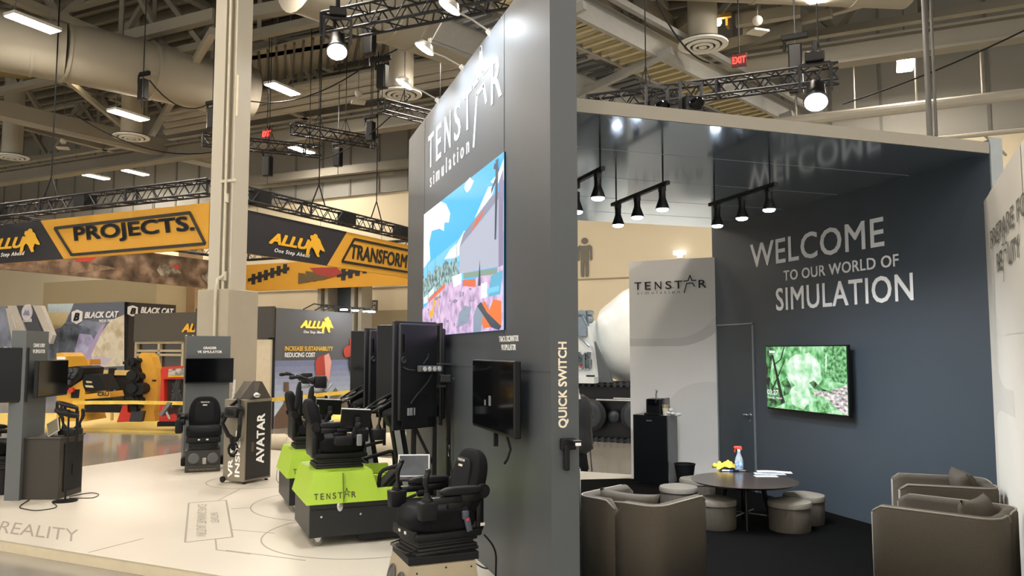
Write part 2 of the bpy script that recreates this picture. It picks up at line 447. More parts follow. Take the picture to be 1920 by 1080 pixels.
# ceiling slab of the lounge: glossy underside, warm fascia
g = G(); g.mi = 0; g.box(((XL2+XR)/2, (YR+9.04)/2, HC+.004), (XR-XL2, 9.04-YR, .008))
g.mi = 1; g.box(((XL2+XR)/2, (YR+9.04)/2, (HC+HC2)/2+.008), (XR-XL2, 9.04-YR, HC2-HC-.016))
ce = struct(g.obj('ceiling', [GLOSS, CHAR_LIP]), 'glossy blue grey ceiling slab over the lounge')
g = G(); g.box(((XL2+XR-.02)/2, YR-.008, (HC+HC2)/2), (XR-XL2-.02, .016, HC2-HC)); g.obj('fascia', CHAR_LIP, ce)
g = G()
for y in (5.75, 6.7, 7.6, 8.4): g.box(((XL2+XR)/2, y, HC-.0005), (XR-XL2, .006, .002))
g.obj('panel_joint', mat('pale_joint', '#aeb9c2', .3), ce)
# small rail that carries the ceiling at the far edge
# ================================================================ printed fabric walls
def fabric_wall(name, O, ux, W, Hh, shapes, label, fm=None):
    n = ux.cross(ZZ)
    g = G(); g.prism([O, O+ux*W, O+ux*W+ZZ*Hh, O+ZZ*Hh], n*-.06)
    fm = fm or (FABRIC, FABRIC2, FABRIC3); r = struct(g.obj(name, fm[0]), label)
    if shapes:
        g = G()
        for k, (poly, mi) in enumerate(shapes):
            g.mi = mi; g.face([O+ux*(x*W)+ZZ*(y*Hh)+n*(.0015*(k+1)) for x, y in poly])
        g.obj('printed_pattern', [fm[1], fm[2], fm[0]], r)
    return r
def arc(cx, cy, rx, ry, a0, a1, n=10): return [(cx+cos(radians(a0+(a1-a0)*k/n))*rx, cy+sin(radians(a0+(a1-a0)*k/n))*ry) for k in range(n+1)]
PU = 10.5
O1 = hl(PU, at_u(1181, 650, PU).dot(HV)); 
shapes = [
    (([(0, .60)]+arc(.30, .84, .38, .24, 270, 360)[0:]+[(1, 1), (0, 1)]), 0),
    (([(0, .635)]+arc(.28, .86, .33, .225, 270, 345)+[(.80, 1), (0, 1)]), 1),
    (([(.25, .03)]+[(.25, .32)]+arc(.50, .32, .25, .12, 180, 90)+[(1, .44), (1, .34)]+arc(.9, .22, .3, .12, 90, 180)+[(.55, .03)]), 1),
    (([(.60, .0)]+[(.60, .20)]+arc(.86, .20, .26, .13, 180, 90)+[(1, .33), (1, 0)]), 2)]
fw = fabric_wall('wall_fabric_back', O1, HV, 2.1, 2.905, shapes, 'pale grey printed fabric wall behind the fridge')
A = at_u(1190, 543, PU); B = at_u(1325, 538, PU)
star_logo('printed_lettering', V((A.x, A.y, at_u(1190, 544, PU).z))-HU*.012, HV, ZZ, (B-A).length*1.0, .105, INK, fw, ext=.001, sub=True, bold=.005, msub=mat('grey_print', '#77756f', .6))
P0 = at_y(1845, 378, 4.865); HF2 = P0.z; P0 = V((P0.x, P0.y, 0))
ux2 = -HU
n2 = ux2.cross(ZZ)
shapes2 = [
    (([(.0, .02), (.0, 1), (.045, 1), (.12, .86), (.10, .60)]+arc(.22, .55, .12, .06, 180, 270)+[(.30, .49), (.30, 0.02)]), 1),
    (([(.12, .88), (.16, .60)]+arc(.22, .66, .06, .04, 180, 270)+[(.5, .62), (.5, 1), (.1, 1)]), 2),
    (([(.05, .02), (.05, .38)]+arc(.14, .38, .09, .05, 180, 90)+[(.5, .43), (.5, .02)]), 2)]
fw2 = fabric_wall('wall_fabric_right', P0, ux2, 4.0, HF2, shapes2, 'pale printed fabric wall at the right edge', (mat('cream_fabric', '#cfcbc1', .85, noise=.02, scale=2), mat('cream_fabric_shade', '#b5b2a9', .85, noise=.02), mat('cream_fabric_tint', '#c3bfb5', .85, noise=.02)))
# writing on it, laid out on the panel plane (constant v)
WV = P0.dot(HV); INKD = mat('dark_grey_print', '#6a665f', .6, noise=.02)
def on_fw2(px, py): return at_v(px, py, WV)
a0 = on_fw2(1861, 467); a1 = on_fw2(1935, 424)
letters('printed_lettering', 'PREPARE FOR', a0+n2*.01, ux2, ZZ, (on_fw2(1920, 433)-a0).length*1.28, on_fw2(1861, 432).z-a0.z, INKD, fw2, bold=-.0, ext=.001)
a0 = on_fw2(1873, 511); hh = on_fw2(1873, 475).z-a0.z; flat = lambda px: V((on_fw2(px, 500).x, on_fw2(px, 500).y, a0.z))
letters('printed_lettering', 'RE', a0+n2*.01, ux2, ZZ, (flat(1883)-a0).length, hh, INKD, fw2, ext=.001)
letters('printed_lettering', 'LITY', flat(1895)+n2*.01, ux2, ZZ, (flat(1917)-flat(1895)).length, hh, INKD, fw2, ext=.001)
g = G(); a1 = flat(1884)+ZZ*hh*.3; Ls = (flat(1894)-flat(1884)).length
stroke(g, [(0, .12), (.25*Ls, .12), (.5*Ls, .27), (.7*Ls, .11), (Ls, .11)], .014, a1+n2*.01, ux2, ZZ, .001)
stroke(g, [(0, -.13), (.3*Ls, .07), (.75*Ls, .07), (.95*Ls, -.02)], .014, a1+n2*.01, ux2, ZZ, .001)
g.obj('printed_star', INKD, fw2)
# copper coloured strip where the fabric meets wall_right
g = G(); g.box((XR+.0, YR-.02, 1.0), (.006, .006, 2.0)); struct(g.obj('trim_1', mat('copper_strip', '#b9774a', .4, .5)))

# ================================================================ hall shell
UB = 28.0; ZB = 1.68+6.25*28/26
g = G(); g.prism([hl(UB, -62, -.14), hl(UB, 30, -.14), hl(UB, 30, ZB), hl(UB, -62, ZB)], HU*.3)
bw = struct(g.obj('wall_back', BEIGE), 'beige lower part of the far hall wall')
g = G(); g.prism([hl(UB-.15, -62, ZB), hl(UB-.15, 30, ZB), hl(UB-.15, 30, 14), hl(UB-.15, -62, 14)], HU*.45)
gw = struct(g.obj('wall_upper', GREYW), 'grey ribbed upper part of the far hall wall')
g = G()
for k in range(60):
    v = -60+k*1.5; g.box(tuple(hl(UB-.17, v, (ZB+14)/2)), (.09, .05, 14-ZB), RZ(RH))
g.obj('ribs', mat('wall_rib', '#75746e', .8), gw)
g = G(); s = at_u(1095, 524, UB).z; g.box(tuple(hl(UB-.02, -12, s)), (50, .03, .05), RZ(RH)); g.obj('joint', mat('wall_joint', '#9c8e72', .8), bw)
# concrete lower band and grey door tower seen at the end of the sign wall
g = G(); a = at_u(690, 583, UB); g.box(tuple(hl(UB-.06, at_u(728, 583, UB).dot(HV), a.z/2-.05)), (4.6, .1, a.z+.1), RZ(RH)); g.obj('concrete_band', mat('wall_concrete', '#a39678', .85, noise=.05, scale=1), bw)
# far-left return wall
g = G(); g.prism([hl(2, -50, -.14), hl(UB, -50, -.14), hl(UB, -50, 14), hl(2, -50, 14)], -HV*.3)
struct(g.obj('wall_side', BEIGE), 'beige hall wall at the far left')
# soffit boxes on the back wall, left half
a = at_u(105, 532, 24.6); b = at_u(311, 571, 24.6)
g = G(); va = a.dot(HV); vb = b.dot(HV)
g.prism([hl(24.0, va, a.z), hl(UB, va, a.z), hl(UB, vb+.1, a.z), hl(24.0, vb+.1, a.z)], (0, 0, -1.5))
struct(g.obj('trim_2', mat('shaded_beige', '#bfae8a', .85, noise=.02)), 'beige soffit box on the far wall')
g = G()
for x0, x1 in ((332, 365),):
    a = at_u(x0, 560, 25.6); b = at_u(x1, 560, 25.6)
    g.prism([hl(25.6, a.dot(HV), 0), hl(25.6, b.dot(HV), 0), hl(25.6, b.dot(HV), 7.5), hl(25.6, a.dot(HV), 7.5)], HU*.4)
struct(g.obj('trim_3', mat('tan_pilaster', '#a98d68', .8)), 'tan pilaster on the far wall')
# tall grey window bay left of the sign wall
g = G(); a = at_u(606, 560, 25.4); b = at_u(690, 560, 25.4); va, vb = a.dot(HV), b.dot(HV)
for v in (va, va+.35, vb-.55, vb-.2): g.box(tuple(hl(25.5, v, 3.0)), (.16, .7, 6.2), RZ(RH))
g.obj('trim_4', mat('grey_mullion', '#a5a295', .6)); struct(bpy.data.objects['trim_4'], 'grey mullions of a hall doorway')
g = G(); g.prism([hl(25.75, va+.35, 2.6), hl(25.75, vb-.5, 2.6), hl(25.75, vb-.5, 4.6), hl(25.75, va+.35, 4.6)], HU*.1)
struct(g.obj('window_1', mat('dark_blue_glass', '#4b5866', .2)), 'dark window high in the hall doorway')
# roof deck
g = G(); g.prism([hl(-12, -62, 13.6), hl(-12, 30, 13.6), hl(UB+1, 30, 13.6), hl(UB+1, -62, 13.6)], (0, 0, .2))
struct(g.obj('roof_deck', ROOF), 'dark roof deck of the hall')
# ================================================================ roof steel: beams in the hall grid
def beam(name, a, b, wd, h, m, label=None, ibeam=False):
    g = G(); a = V(a); b = V(b)
    if ibeam:
        g.bar(a, b, .06, h); g.bar(a+ZZ*h/2, b+ZZ*h/2, wd, .07); g.bar(a-ZZ*h/2, b-ZZ*h/2, wd, .07)
    else: g.bar(a, b, wd, h)
    o = g.obj(name, m); return struct(o, label)
def roof_joist(u0, v0, u1, v1, z, depth, n, m):
    """open web joist: two chords and zigzag webs"""
    g = G(); a = hl(u0, v0, z); b = hl(u1, v1, z)
    g.bar(a, b, .28, .22); g.bar(a+ZZ*depth, b+ZZ*depth, .28, .22)
    for k in range(n):
        p = a.lerp(b, k/n); q = a.lerp(b, (k+.5)/n); r = a.lerp(b, (k+1)/n)
        g.bar(p, q+ZZ*depth, .16, .16); g.bar(q+ZZ*depth, r, .16, .16)
        g.bar(q+ZZ*.05, q+ZZ*depth, .12)
    return struct(g.obj('roof_truss', m), 'deep painted steel roof truss')
for v in (-32, -20.5, -6.5, 5.5): roof_joist(2, v, 25.8, v, 10.9, 2.4, 6, BEAM)
for u in (10.0, 17.2, 24.2): roof_joist(u, -49, u, 12, 10.9, 2.4, 14, BEAM)
# deck ribs (purlins)
g = G()
for k in range(34):
    u = 2+k*.75; g.bar(hl(u, -49, 13.42), hl(u, 29, 13.42), .14, .3)
struct(g.obj('roof_purlins', mat('purlin_paint', '#77736a', .8)), 'rows of roof purlins')
# long plain beams
beam('roof_beam', hl(22.5, -49, 9.6), hl(22.5, 29, 9.6), .5, .55, BEAM, 'long low beam near the far wall', True)
pa = at_u(1480, 228, 24.6); pb = at_u(1920, 168, 24.6)
g = G(); g.cyl(hl(24.6, pa.dot(HV)-4, pa.z), hl(24.6, pb.dot(HV)+4, pa.z), .16, n=12); g.cyl(hl(24.9, pa.dot(HV)-4, pa.z-.9), hl(24.9, pb.dot(HV)+4, pa.z-.9), .07, n=10)
for k in range(9):
    v = pa.dot(HV)-3+k*1.6; g.bar(hl(24.9, v, pa.z-.9), hl(25.6, v+.6, pa.z-1.4), .05); g.bar(hl(24.6, v, pa.z+.1), hl(24.6, v, pa.z+1.5), .04)
struct(g.obj('wall_pipes', BEAML), 'pale pipes running along the upper wall')
# pale cross beams seen left of the sign wall (pipes stacked)
g = G()
for i, (ya, yb) in enumerate(((172, 112), (184, 125), (197, 140), (210, 155))):
    a = at_z(470, ya+8, 10.6-.12*i); b = at_z(980, yb-28, 10.6-.12*i)
    g.cyl(a+(a-b)*.4, b+(b-a)*.3, .16, n=8)
struct(g.obj('roof_pipes', BEAML), 'bundle of pale pipes under the roof')
# ribbed light deck strip at the top centre
def deck_strip(A, B, wdv, nrib, m, m2, label, thick=.06):
    g = G(); A = V(A); B = V(B); W = V(wdv)
    g.prism([A, B, B+W, A+W], (0, 0, thick))
    r = struct(g.obj('deck_strip', m), label)
    g = G()
    for k in range(nrib):
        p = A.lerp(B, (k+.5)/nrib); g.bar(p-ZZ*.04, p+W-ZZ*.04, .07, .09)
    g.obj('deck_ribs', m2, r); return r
RIBD = mat('rib_dark_paint', '#5d5a52', .8); RIBL = mat('rib_cream', '#c2b690', .7)  # dark ribs for the light deck strip, cream ones for the catwalk
a = at_z(440, 165, 11.2); b = at_z(760, 92, 11.2); c = at_z(430, 110, 11.2)
deck_strip(a, b, (c-a), 20, mat('light_deck', '#a9a290', .8), RIBD, 'light corrugated deck strip left of the sign wall')
# right: long sloping catwalk with cream and blue ribs between pale rails
a = at_z(1040, 66, 9.0); b = at_z(1390, 232, 9.0)
up = at_z(1040, 22, 9.0)-a
dirn = (b-a).normalized(); side = V((dirn.y, -dirn.x, 0))
if side.dot(up) < 0: side = -side
A0 = at_z(1010, 52, 9.0); B0 = at_z(1470, 262, 9.0); dd = (B0-A0); dn = dd.normalized(); sd = V((dn.y, -dn.x, 0)); sd = sd if sd.dot(V((0, -1, 0))) > 0 or True else -sd
if (at_z(1040, 20, 9.0)-A0).dot(sd) < 0: sd = -sd
A0 = A0-dn*2; B0 = B0+dn*6
g = G()
for k in range(56):
    p = A0.lerp(B0, (k+.5)/56); g.bar(p+sd*.08, p+sd*1.0, .12, .10)
cw = struct(g.obj('catwalk_ribs', RIBL), 'cream ribbed catwalk under the roof')
g = G()
for k in range(56):
    p = A0.lerp(B0, (k+.5)/56)-ZZ*.1; g.bar(p-sd*.9, p-sd*.15, .16, .06)
g.obj('lower_ribs', mat('blue_grey_rib', '#4d535b', .6), cw)  # dark blue grey ribs along the lower side
g = G()
for off, zz, wd in ((0.0, 0, .10), (1.05, 0, .12), (1.5, .5, .14), (-1.0, -.1, .10), (-1.45, -.5, .12)):
    g.bar(A0+sd*off+ZZ*zz, B0+sd*off+ZZ*zz, wd, wd)
g.prism([A0+sd*1.05, B0+sd*1.05, B0+sd*1.05+ZZ*.55, A0+sd*1.05+ZZ*.55], sd*.05)
g.prism([A0-sd*1.0-ZZ*.1, B0-sd*1.0-ZZ*.1, B0-sd*1.4-ZZ*.5, A0-sd*1.4-ZZ*.5], sd*.05)
for k in range(6):
    p = A0.lerp(B0, (k+.5)/6); g.bar(p-sd*1.4-ZZ*.45, p+sd*1.5, .12, .2)
g.obj('rails', mat('catwalk_rail', '#9b9b97', .5), cw)
# round ducts
def duct(pts, r, label, m=DUCT):
    g = G(); pts = [V(p) for p in pts]
    for a, b in zip(pts, pts[1:]):
        g.cyl(a, b, r, n=24)
        d = (b-a); L_ = d.length; d.normalize(); k = 0
        while k*2.4 < L_:
            p = a+d*k*2.4; g.cyl(p-d*.04, p+d*.04, r+.03, n=24); k += 1
    return struct(g.obj('air_duct', m, None, True), label)
duct([at_z(-140, 48, 10.2), at_z(120, 96, 10.2), at_z(400, 160, 10.2), at_z(470, 176, 10.2)], .86, 'large round air duct at the upper left')
duct([at_z(560, -50, 10.0), at_z(770, 30, 10.0), at_z(1010, 115, 10.0)], .85, 'large round air duct above the sign wall')
duct([at_z(1230, -60, 10.6), at_z(1700, -40, 10.6)], .7, 'round air duct at the top right')
# flat beam ledge left (conveyor-like)
for (x0, y0, x1, y1, z, wd, h, m) in ((-60, 190, 402, 296, 9.9, .35, .5, BEAM), (-60, 206, 402, 312, 9.6, .2, .18, BEAML), (-60, 128, 250, 158, 11.2, .3, .3, mat('ochre_beam', '#8d7a4e', .7)),
    (150, 92, 405, 28, 11.6, .28, .34, BEAML), (288, 128, 402, 104, 11.0, .3, .4, BEAML), (470, 340, 770, 306, 9.4, .3, .35, BEAM), (470, 352, 770, 322, 9.2, .15, .15, BEAML),
    (470, 25, 640, -6, 11.5, .3, .35, BEAML), (470, 98, 650, 68, 11.4, .3, .4, BEAM), (470, 60, 560, 90, 11.4, .12, .12, BEAM), (100, 128, 240, 245, 10.2, .14, .16, BEAML), (282, 258, 400, 58, 10.6, .2, .2, BEAML),
    (1330, 10, 1260, 60, 11.0, .35, .35, BEAM), (1200, 0, 1290, 90, 11.0, .4, .5, BEAM), (1380, 40, 1500, 20, 10.4, .25, .3, BEAML), (1395, 62, 1560, 25, 10.4, .2, .2, BEAML), (1350, 90, 1500, 48, 10.2, .25, .3, BEAM), (1560, 20, 1700, -20, 11, .2, .25, BEAML)):
    a = at_z(x0, y0, z); b = at_z(x1, y1, z); beam('roof_beam', a, b, wd, h, m, 'painted roof beam')
# vertical drops: pipe at the right, square post
g = G(); p = at_d(1737, 100, 19.0); g.cyl((p.x, p.y, 13.5), (p.x, p.y, 3.0), .06, n=10); g.cyl((p.x+.18, p.y, 13.5), (p.x+.18, p.y, 3.0), .03, n=8)
tag(g.obj('hanging_conduit', mat('dark_conduit', '#5b5a57', .5)), 'thin dark conduit pipe dropping from roof right of the blue-white spotlight', 'pipe')

# ================================================================ column
ct = thing('building_column', 'tall pale steel column with conduit on a square concrete base, behind the booth', 'column', at_d(420, 800, 14.6)*1.0, RH)
ct.location.z = -.1; ct.scale = (.72, .72, .96)
g = G(); g.box((.02, 0, 1.47), (.98, .98, 2.94), bev=.02); g.obj('concrete_base', CCOL, ct)
g = G(); g.box((-.27, 0, 8.2), (.34, .42, 10.6)); g.box((.12, .08, 8.2), (.30, .2, 10.6)); g.box((.30, 0, 8.2), (.05, .5, 10.6)); g.box((-.07, -.02, 8.2), (.1, .5, 10.6)); g.obj('steel_shaft', PCOL, ct)
g = G(); g.cyl((.14, -.3, .9), (.14, -.3, 13.5), .035, n=10); g.cyl((.18, -.56, .0), (.18, -.56, 3.0), .035, n=10); g.tube([(.18, -.56, 2.9), (.18, -.52, 3.1), (.18, -.3, 3.2)], .035, 8)
for z in (3.1, 4.5, 8.6): g.cyl((.18, -.3, z), (.18, -.3, z+.16), .055, n=10)
for z in (.9, 2.0, 4.9, 8.7): g.box((.2, -.4 if z < 3 else -.28, z), (.5, .03, .05))
g.obj('conduit', mat('pale_conduit', '#c4bda9', .4), ct, True)
g = G(); g.box((.385, -.26, 6.45), (.05, .02, .75)); g.box((-.31, -.22, 8.9), (.05, .03, .05)); g.obj('tall_plate', mat('cream_plate', '#dcd0b4', .5), ct)
g = G(); g.box((-.03, -.512, 1.3), (.5, .01, .5)); g.obj('notice', mat('notice_paper', '#ded6c4', .7), ct)
g = G(); put_text(g, 'FIRE', V((-.2, -.518, 1.42)), V((1, 0, 0)), ZZ, .26, .08, ext=.001); g.obj('notice_lettering', mat('red_print', '#c56a5b', .6), ct)

# ================================================================ ceiling lamps on the hall grid
LAMP = glow('lamp_face', '#fff2e2', 190); LAMPC = mat('lamp_case', '#dcd9d0', .5)
def make_lamp():
    t = thing('ceiling_light', 'x', 'ceiling light', (0, 0, 0), 0, 'flat hall ceiling lights')
    g = G(); g.box((0, 0, .05), (1.24, .44, .08)); g.obj('lamp_housing', LAMPC, t)
    g = G(); g.box((0, 0, .0), (1.18, .38, .02)); g.obj('lamp_panel', LAMP, t)
    g = G(); g.cyl((-.5, 0, .09), (-.3, 0, 1.4), .012, n=6); g.cyl((.5, 0, .09), (.3, 0, 1.4), .012, n=6); g.cyl((-.3, 0, 1.4), (-.3, 0, 3.6), .012, n=6); g.cyl((.3, 0, 1.4), (.3, 0, 3.6), .012, n=6); g.obj('hanging_wires', GRY, t)
    return t
lm0 = make_lamp(); first = True
LP = [((62, 45), 'brightest lit ceiling panel at the top left corner'), ((241, 217), 'lit ceiling panel between the large duct and a round vent, left of the column'), ((530, 168), 'lit ceiling panel just right of the pale column'),
      ((838, 107), 'lit ceiling panel right beside the sloping top of the sign wall'), ((180, 332), 'small distant lit panel, left one of the pair above the yellow banner'), ((254, 324), 'small distant lit panel, right one of the pair above the yellow banner'),
      ((566, 282), 'lit ceiling panel behind the black truss with the red exit sign'), ((1697, 122), 'lit ceiling panel on the grey upper wall right of the blue spotlight'), ((1530, -14), 'lit ceiling panel cut off by the top edge above the blue spotlight')]
for (px, lb) in LP:
    o = lm0 if first else dup(lm0); first = False
    p = at_z(px[0], px[1], 9.1 if px[0] == 241 else 9.9); o.location = p; o.rotation_euler = (0, 0, RH+pi/2); o['label'] = lb
del_lamps = []
for u in (-14, -8, -1.5, 6, 12.5):
    for v in (-19, -11, -3, 5, 13):
        if u == 12.5 and v in (-19,): continue
        if u == 6 and v == -19: continue
        o = dup(lm0, hl(u, v+ (0 if u < 12 else .5), 9.9), RH, 'added lit ceiling panel out of view, brightening the back left of the hall')
for u, v in ((6, -27), (12.5, -27), (12.5, -34), (6, -36)):  # extra unseen panels, added to brighten the back left of the hall
    dup(lm0, hl(u, v, 9.9), RH+pi/2, 'added lit ceiling panel out of view, brightening the back left of the hall')
# small warm lamps with ochre brackets
for px, lb in (((14, 121), 'small warm lamp under the roof at the left edge'), ((163, 153), 'small warm lamp on the ochre beam left of the column'), ((1346, 42), 'small round warm lamp among the beams right of the round vent duct')):
    t = thing('work_lamp', lb, 'lamp', at_z(px[0], px[1], 10.3))
    G().sph((0, 0, 0), (.1, .1, .1)).obj('bulb', glow('warm_bulb', '#ffe2b0', 40), t, True)
    g = G(); g.box((0, 0, .14), (.7, .12, .1), RZ(RH)); g.box((.3, 0, .05), (.06, .3, .3), RZ(RH)); g.obj('bracket', mat('ochre_bracket', '#b08a3e', .6), t)
# round diffusers
def make_diff():
    t = thing('round_vent', 'x', 'air vent', (0, 0, 0), 0, 'round ceiling air vents')
    def ann(r0, r1, z, h): 
        g = G(); g.lathe([(r0, z), (r1, z+h*.2), (r1, z+h), (r0, z+h*.8), (r0, z)], n=36)
        for f in [f for f in g.bm.faces if len(f.verts) > 4]: g.bm.faces.remove(f)
        return g
    vw = mat('vent_white', '#e4e3dd', .45)
    ann(.47, .61, .0, .05).obj('vent_ring', vw, t, True); ann(.31, .41, -.03, .04).obj('vent_ring', vw, t, True); ann(.17, .25, -.05, .04).obj('vent_ring', vw, t, True)
    G().lathe([(.10, -.05), (.10, -.02), (.02, -.01)], n=20).obj('vent_cap', vw, t, True)
    G().lathe([(.56, .06), (.56, .10), (.36, .14)], n=32).obj('vent_gap_shade', mat('vent_shadow_grey', '#5a5955', .8), t, True)  # dark grey backing disc, puts shade into the gaps between the rings
    g = G(); g.cyl((0, 0, .12), (0, 0, 4.3), .36, n=24); g.cyl((0, 0, 1.5), (0, 0, 1.56), .38, n=24); g.obj('duct_neck', DUCT, t, True)
    return t
d0 = make_diff()
for k, (px, lb) in enumerate((((752, 178), 'round white air vent with ringed face left of the sign wall top'), ((1318, 86), 'large round white air vent with ringed face above the lounge'), ((246, 259), 'round air vent hanging left of the pale column'), ((22, 296), 'round air vent at the far left edge'))):
    o = d0 if k == 0 else dup(d0); o.location = at_z(px[0], px[1], 9.2); o['label'] = lb

# ================================================================ trusses
def truss_g(g, a, b, w=.3, seg=.42, r=.022, up=ZZ):
    a = V(a); b = V(b); d = (b-a); L_ = d.length; d.normalize(); s = d.cross(up).normalized()
    C4 = [s*w/2+up*w/2, -s*w/2+up*w/2, -s*w/2-up*w/2, s*w/2-up*w/2]
    for c in C4: g.cyl(a+c, b+c, r, n=6)
    n = max(1, int(L_/seg))
    for k in range(n):
        p = a.lerp(b, k/n); q = a.lerp(b, (k+1)/n); m_ = (p+q)/2
        for i in range(4):
            c1, c2 = C4[i], C4[(i+1) % 4]
            g.cyl(p+c1, m_+c2, r*.55, n=4, caps=False); g.cyl(m_+c2, q+c1, r*.55, n=4, caps=False)
    for k in range(0, n+1, 6):
        p = a.lerp(b, k/n)
        for i in range(4): g.cyl(p+C4[i], p+C4[(i+1) % 4], r*1.2, n=5)
def truss(label, a, b, w=.3, cables=(), zt=13.4, **k):
    t = thing('lighting_truss', label, 'truss', V(a))
    g = G(); truss_g(g, V((0, 0, 0)), V(b)-V(a), w, **k); g.obj('truss_frame', TRUSSM, t)
    if cables:
        for f in cables:
            g = G(); p = (V(b)-V(a))*f; g.cyl(p+ZZ*w/2, (p.x, p.y, zt-a[2]), .012, n=5)
            g.cyl(p+V((w/2, 0, w/2)), p+ZZ*.6, .01, n=4); g.cyl(p+V((-w/2, 0, w/2)), p+ZZ*.6, .01, n=4)
            g.obj('hanging_cable', BLKM, t)
    return t
tz = 9.0
T1 = truss('big black lighting truss crossing the top left of the sign wall', at_z(615, 50, 8.0), at_z(1010, -28, 8.0), .42, (.15, .5, .85), seg=.5, r=.03)
T2 = truss('black truss hanging between the exit sign and the sign wall', at_z(548, 241, 8.2), at_z(705, 268, 8.2), .3, (.3, .62, .95))
T3 = truss('black truss right of the column that carries the red exit sign', at_z(380, 262, 7.6), at_z(601, 285, 7.6), .3, (.2, .55, .9))
T4 = truss('short black truss running into the sign wall below the round vent', at_z(716, 198, 8.2), at_z(850, 232, 8.2), .3, (.3, .8))
T5 = truss('black truss above the lounge that carries the blue-white spotlight', at_z(1105, 197, 6.3), at_z(1572, 137, 6.3), .28, (.25, .93), seg=.38, r=.025)
def hoist(label, px, py, z, top, L_=.62, r=.11):
    t = thing('chain_hoist', label, 'hoist', at_z(px, py, z), RH)
    g = G(); g.box((0, 0, 0), (.26, .2, L_), bev=.03); g.obj('motor_body', BLK, t)
    g = G(); g.cyl((0, 0, L_/2), (0, 0, top-z), .015, n=6); g.cyl((0, 0, -L_/2), (0, 0, -L_/2-.25), .012, n=6); g.obj('lift_chain', DKG, t)
    g = G(); g.box((0, 0, L_/2+.16), (.5, .1, .12), bev=.02); g.cyl((-.2, 0, L_/2+.1), (-.2, 0, L_/2-.1), .03); g.obj('trolley', BLKM, t)
    return t
hoist('black chain hoist hanging on the duct just left of the column', 268, 168, 9.3, 13.4)
hoist('black chain hoist between spotlight and vent, below the big truss', 693, 78, 8.6, 9.2)
hoist('black chain hoist left of the round vent duct neck', 717, 144, 8.6, 13)
hoist('black chain hoist below the short truss end, right', 695, 247, 8.4, 13)
hoist('black chain hoist under the middle of the hanging truss', 634, 295, 8.0, 13)
hoist('black chain hoist under the exit sign truss', 502, 312, 7.2, 8)
hoist('black chain hoist against the left side of the column', 398, 222, 8.4, 12)
hoist('dark chain hoist standing on truss above lounge', 1492, 130, 7.2, 12, 1.0)
# exit signs
def exit_sign(label, px, py, z):
    t = thing('exit_sign', label, 'sign', at_z(px, py, z), RH)
    G().box((0, 0, 0), (.34, .05, .32), bev=.01).obj('sign_box', mat('exit_box', '#5b1512', .5), t)
    g = G(); put_text(g, 'EXIT', V((-.15, -.026, -.08)), V((1, 0, 0)), ZZ, .3, .16, bold=.03, ext=.004); g.obj('sign_lettering', glow('exit_red', '#ff2a20', 6), t)
    G().cyl((0, 0, .16), (0, 0, 3.0), .012, n=6).obj('sign_stem', BLKM, t); return t
exit_sign('glowing red exit sign on the truss right of the column', 501, 251, 8.0)
exit_sign('glowing red exit sign among the rigging above the lounge', 1386, 113, 8.4)
# white wireless boxes
for px, py, lb in ((672, 192, 'small flat white ceiling panel with camera ball left of the round vent'), (1421, 60, 'small flat white ceiling panel right of the large round vent'), (118, 278, 'small ceiling panel with camera ball at upper left')):
    t = thing('wireless_access_point', lb, 'ceiling device', at_z(px, py, 9.3), 0)
    G().box((0, 0, 0), (.42, .34, .05), bev=.01).obj('antenna_panel', mat('bone_panel', '#cfcabd', .6), t)
    G().sph((0, 0, .28), .12).obj('ball', mat('bone_panel', '#cfcabd', .6), t, True)
    G().cyl((0, 0, .3), (0, 0, 3.5), .012, n=6).obj('drop_rod', GRY, t)
# stage spotlights
def stage_light(label, px, py, z, power, aim, colr=(1, 1, 1), s=1.0, rx=-.55, glowhex='#ffffff', gs=60):
    p_ = at_z(px, py, z); t = thing('stage_light', label, 'spotlight', p_, -atan2(p_.x, p_.y)*1.0)
    R = RX(rx)
    g = G(); g.lathe([(.10, .42), (.14, .40), (.16, .1), (.20, 0), (.19, -.02)], n=20, R=R); g.obj('lamp_head', BLK, t, True)
    g = G(); g.lathe([(.175, -.03), (.175, -.024), (.02, -.024)], n=20, R=R); g.obj('lens', glow('lens_'+glowhex.strip('#'), glowhex, gs), t)
    g = G(); g.bar((-.24, 0, .15), (-.24, 0, .62), .05, .03); g.bar((.24, 0, .15), (.24, 0, .62), .05, .03); g.bar((-.24, 0, .62), (.24, 0, .62), .05, .04); g.box((0, 0, .72), (.3, .22, .16), bev=.02); g.cyl((0, 0, .8), (0, 0, 1.0), .04); g.obj('yoke', BLK, t)
    spot_lamp(R@V((0, 0, -.06)), R@V((0, 0, -4)), power, 60, colr, parent=t)
    t.scale = (s, s, s)
    return t
stage_light('black moving head spotlight with white lens under the big truss', 632, 96, 7.1, 400, None, s=1.0)
stage_light('blue-white shining spotlight hanging from the truss above the lounge', 1530, 190, 5.3, 350, None, (.8, .88, 1), rx=-.62, glowhex='#cfe4ff', gs=90, s=.9)
for px, py, lb in ((1232, 206, 'small dark stage light sitting behind the fascia, left'), (1296, 200, 'larger dark stage light sitting behind the fascia, right')):
    p = at_z(px, py, 5.7); t = thing('stage_light', lb, 'spotlight', p, 0)
    g = G(); g.box((0, 0, 0), (.34, .3, .3), bev=.04); g.obj('lamp_head', BLK, t)
    G().lathe([(.14, 0), (.14, -.03), (.10, -.06), (.02, -.08)], (0, -.15, 0), 20, RX(-.6)).obj('lens', BLKG, t, True)
    g = G(); g.bar((-.2, 0, -.1), (-.2, 0, .4), .04); g.bar((.2, 0, -.1), (.2, 0, .4), .04); g.bar((-.2, 0, .4), (.2, 0, .4), .04); g.obj('yoke', DKG, t)
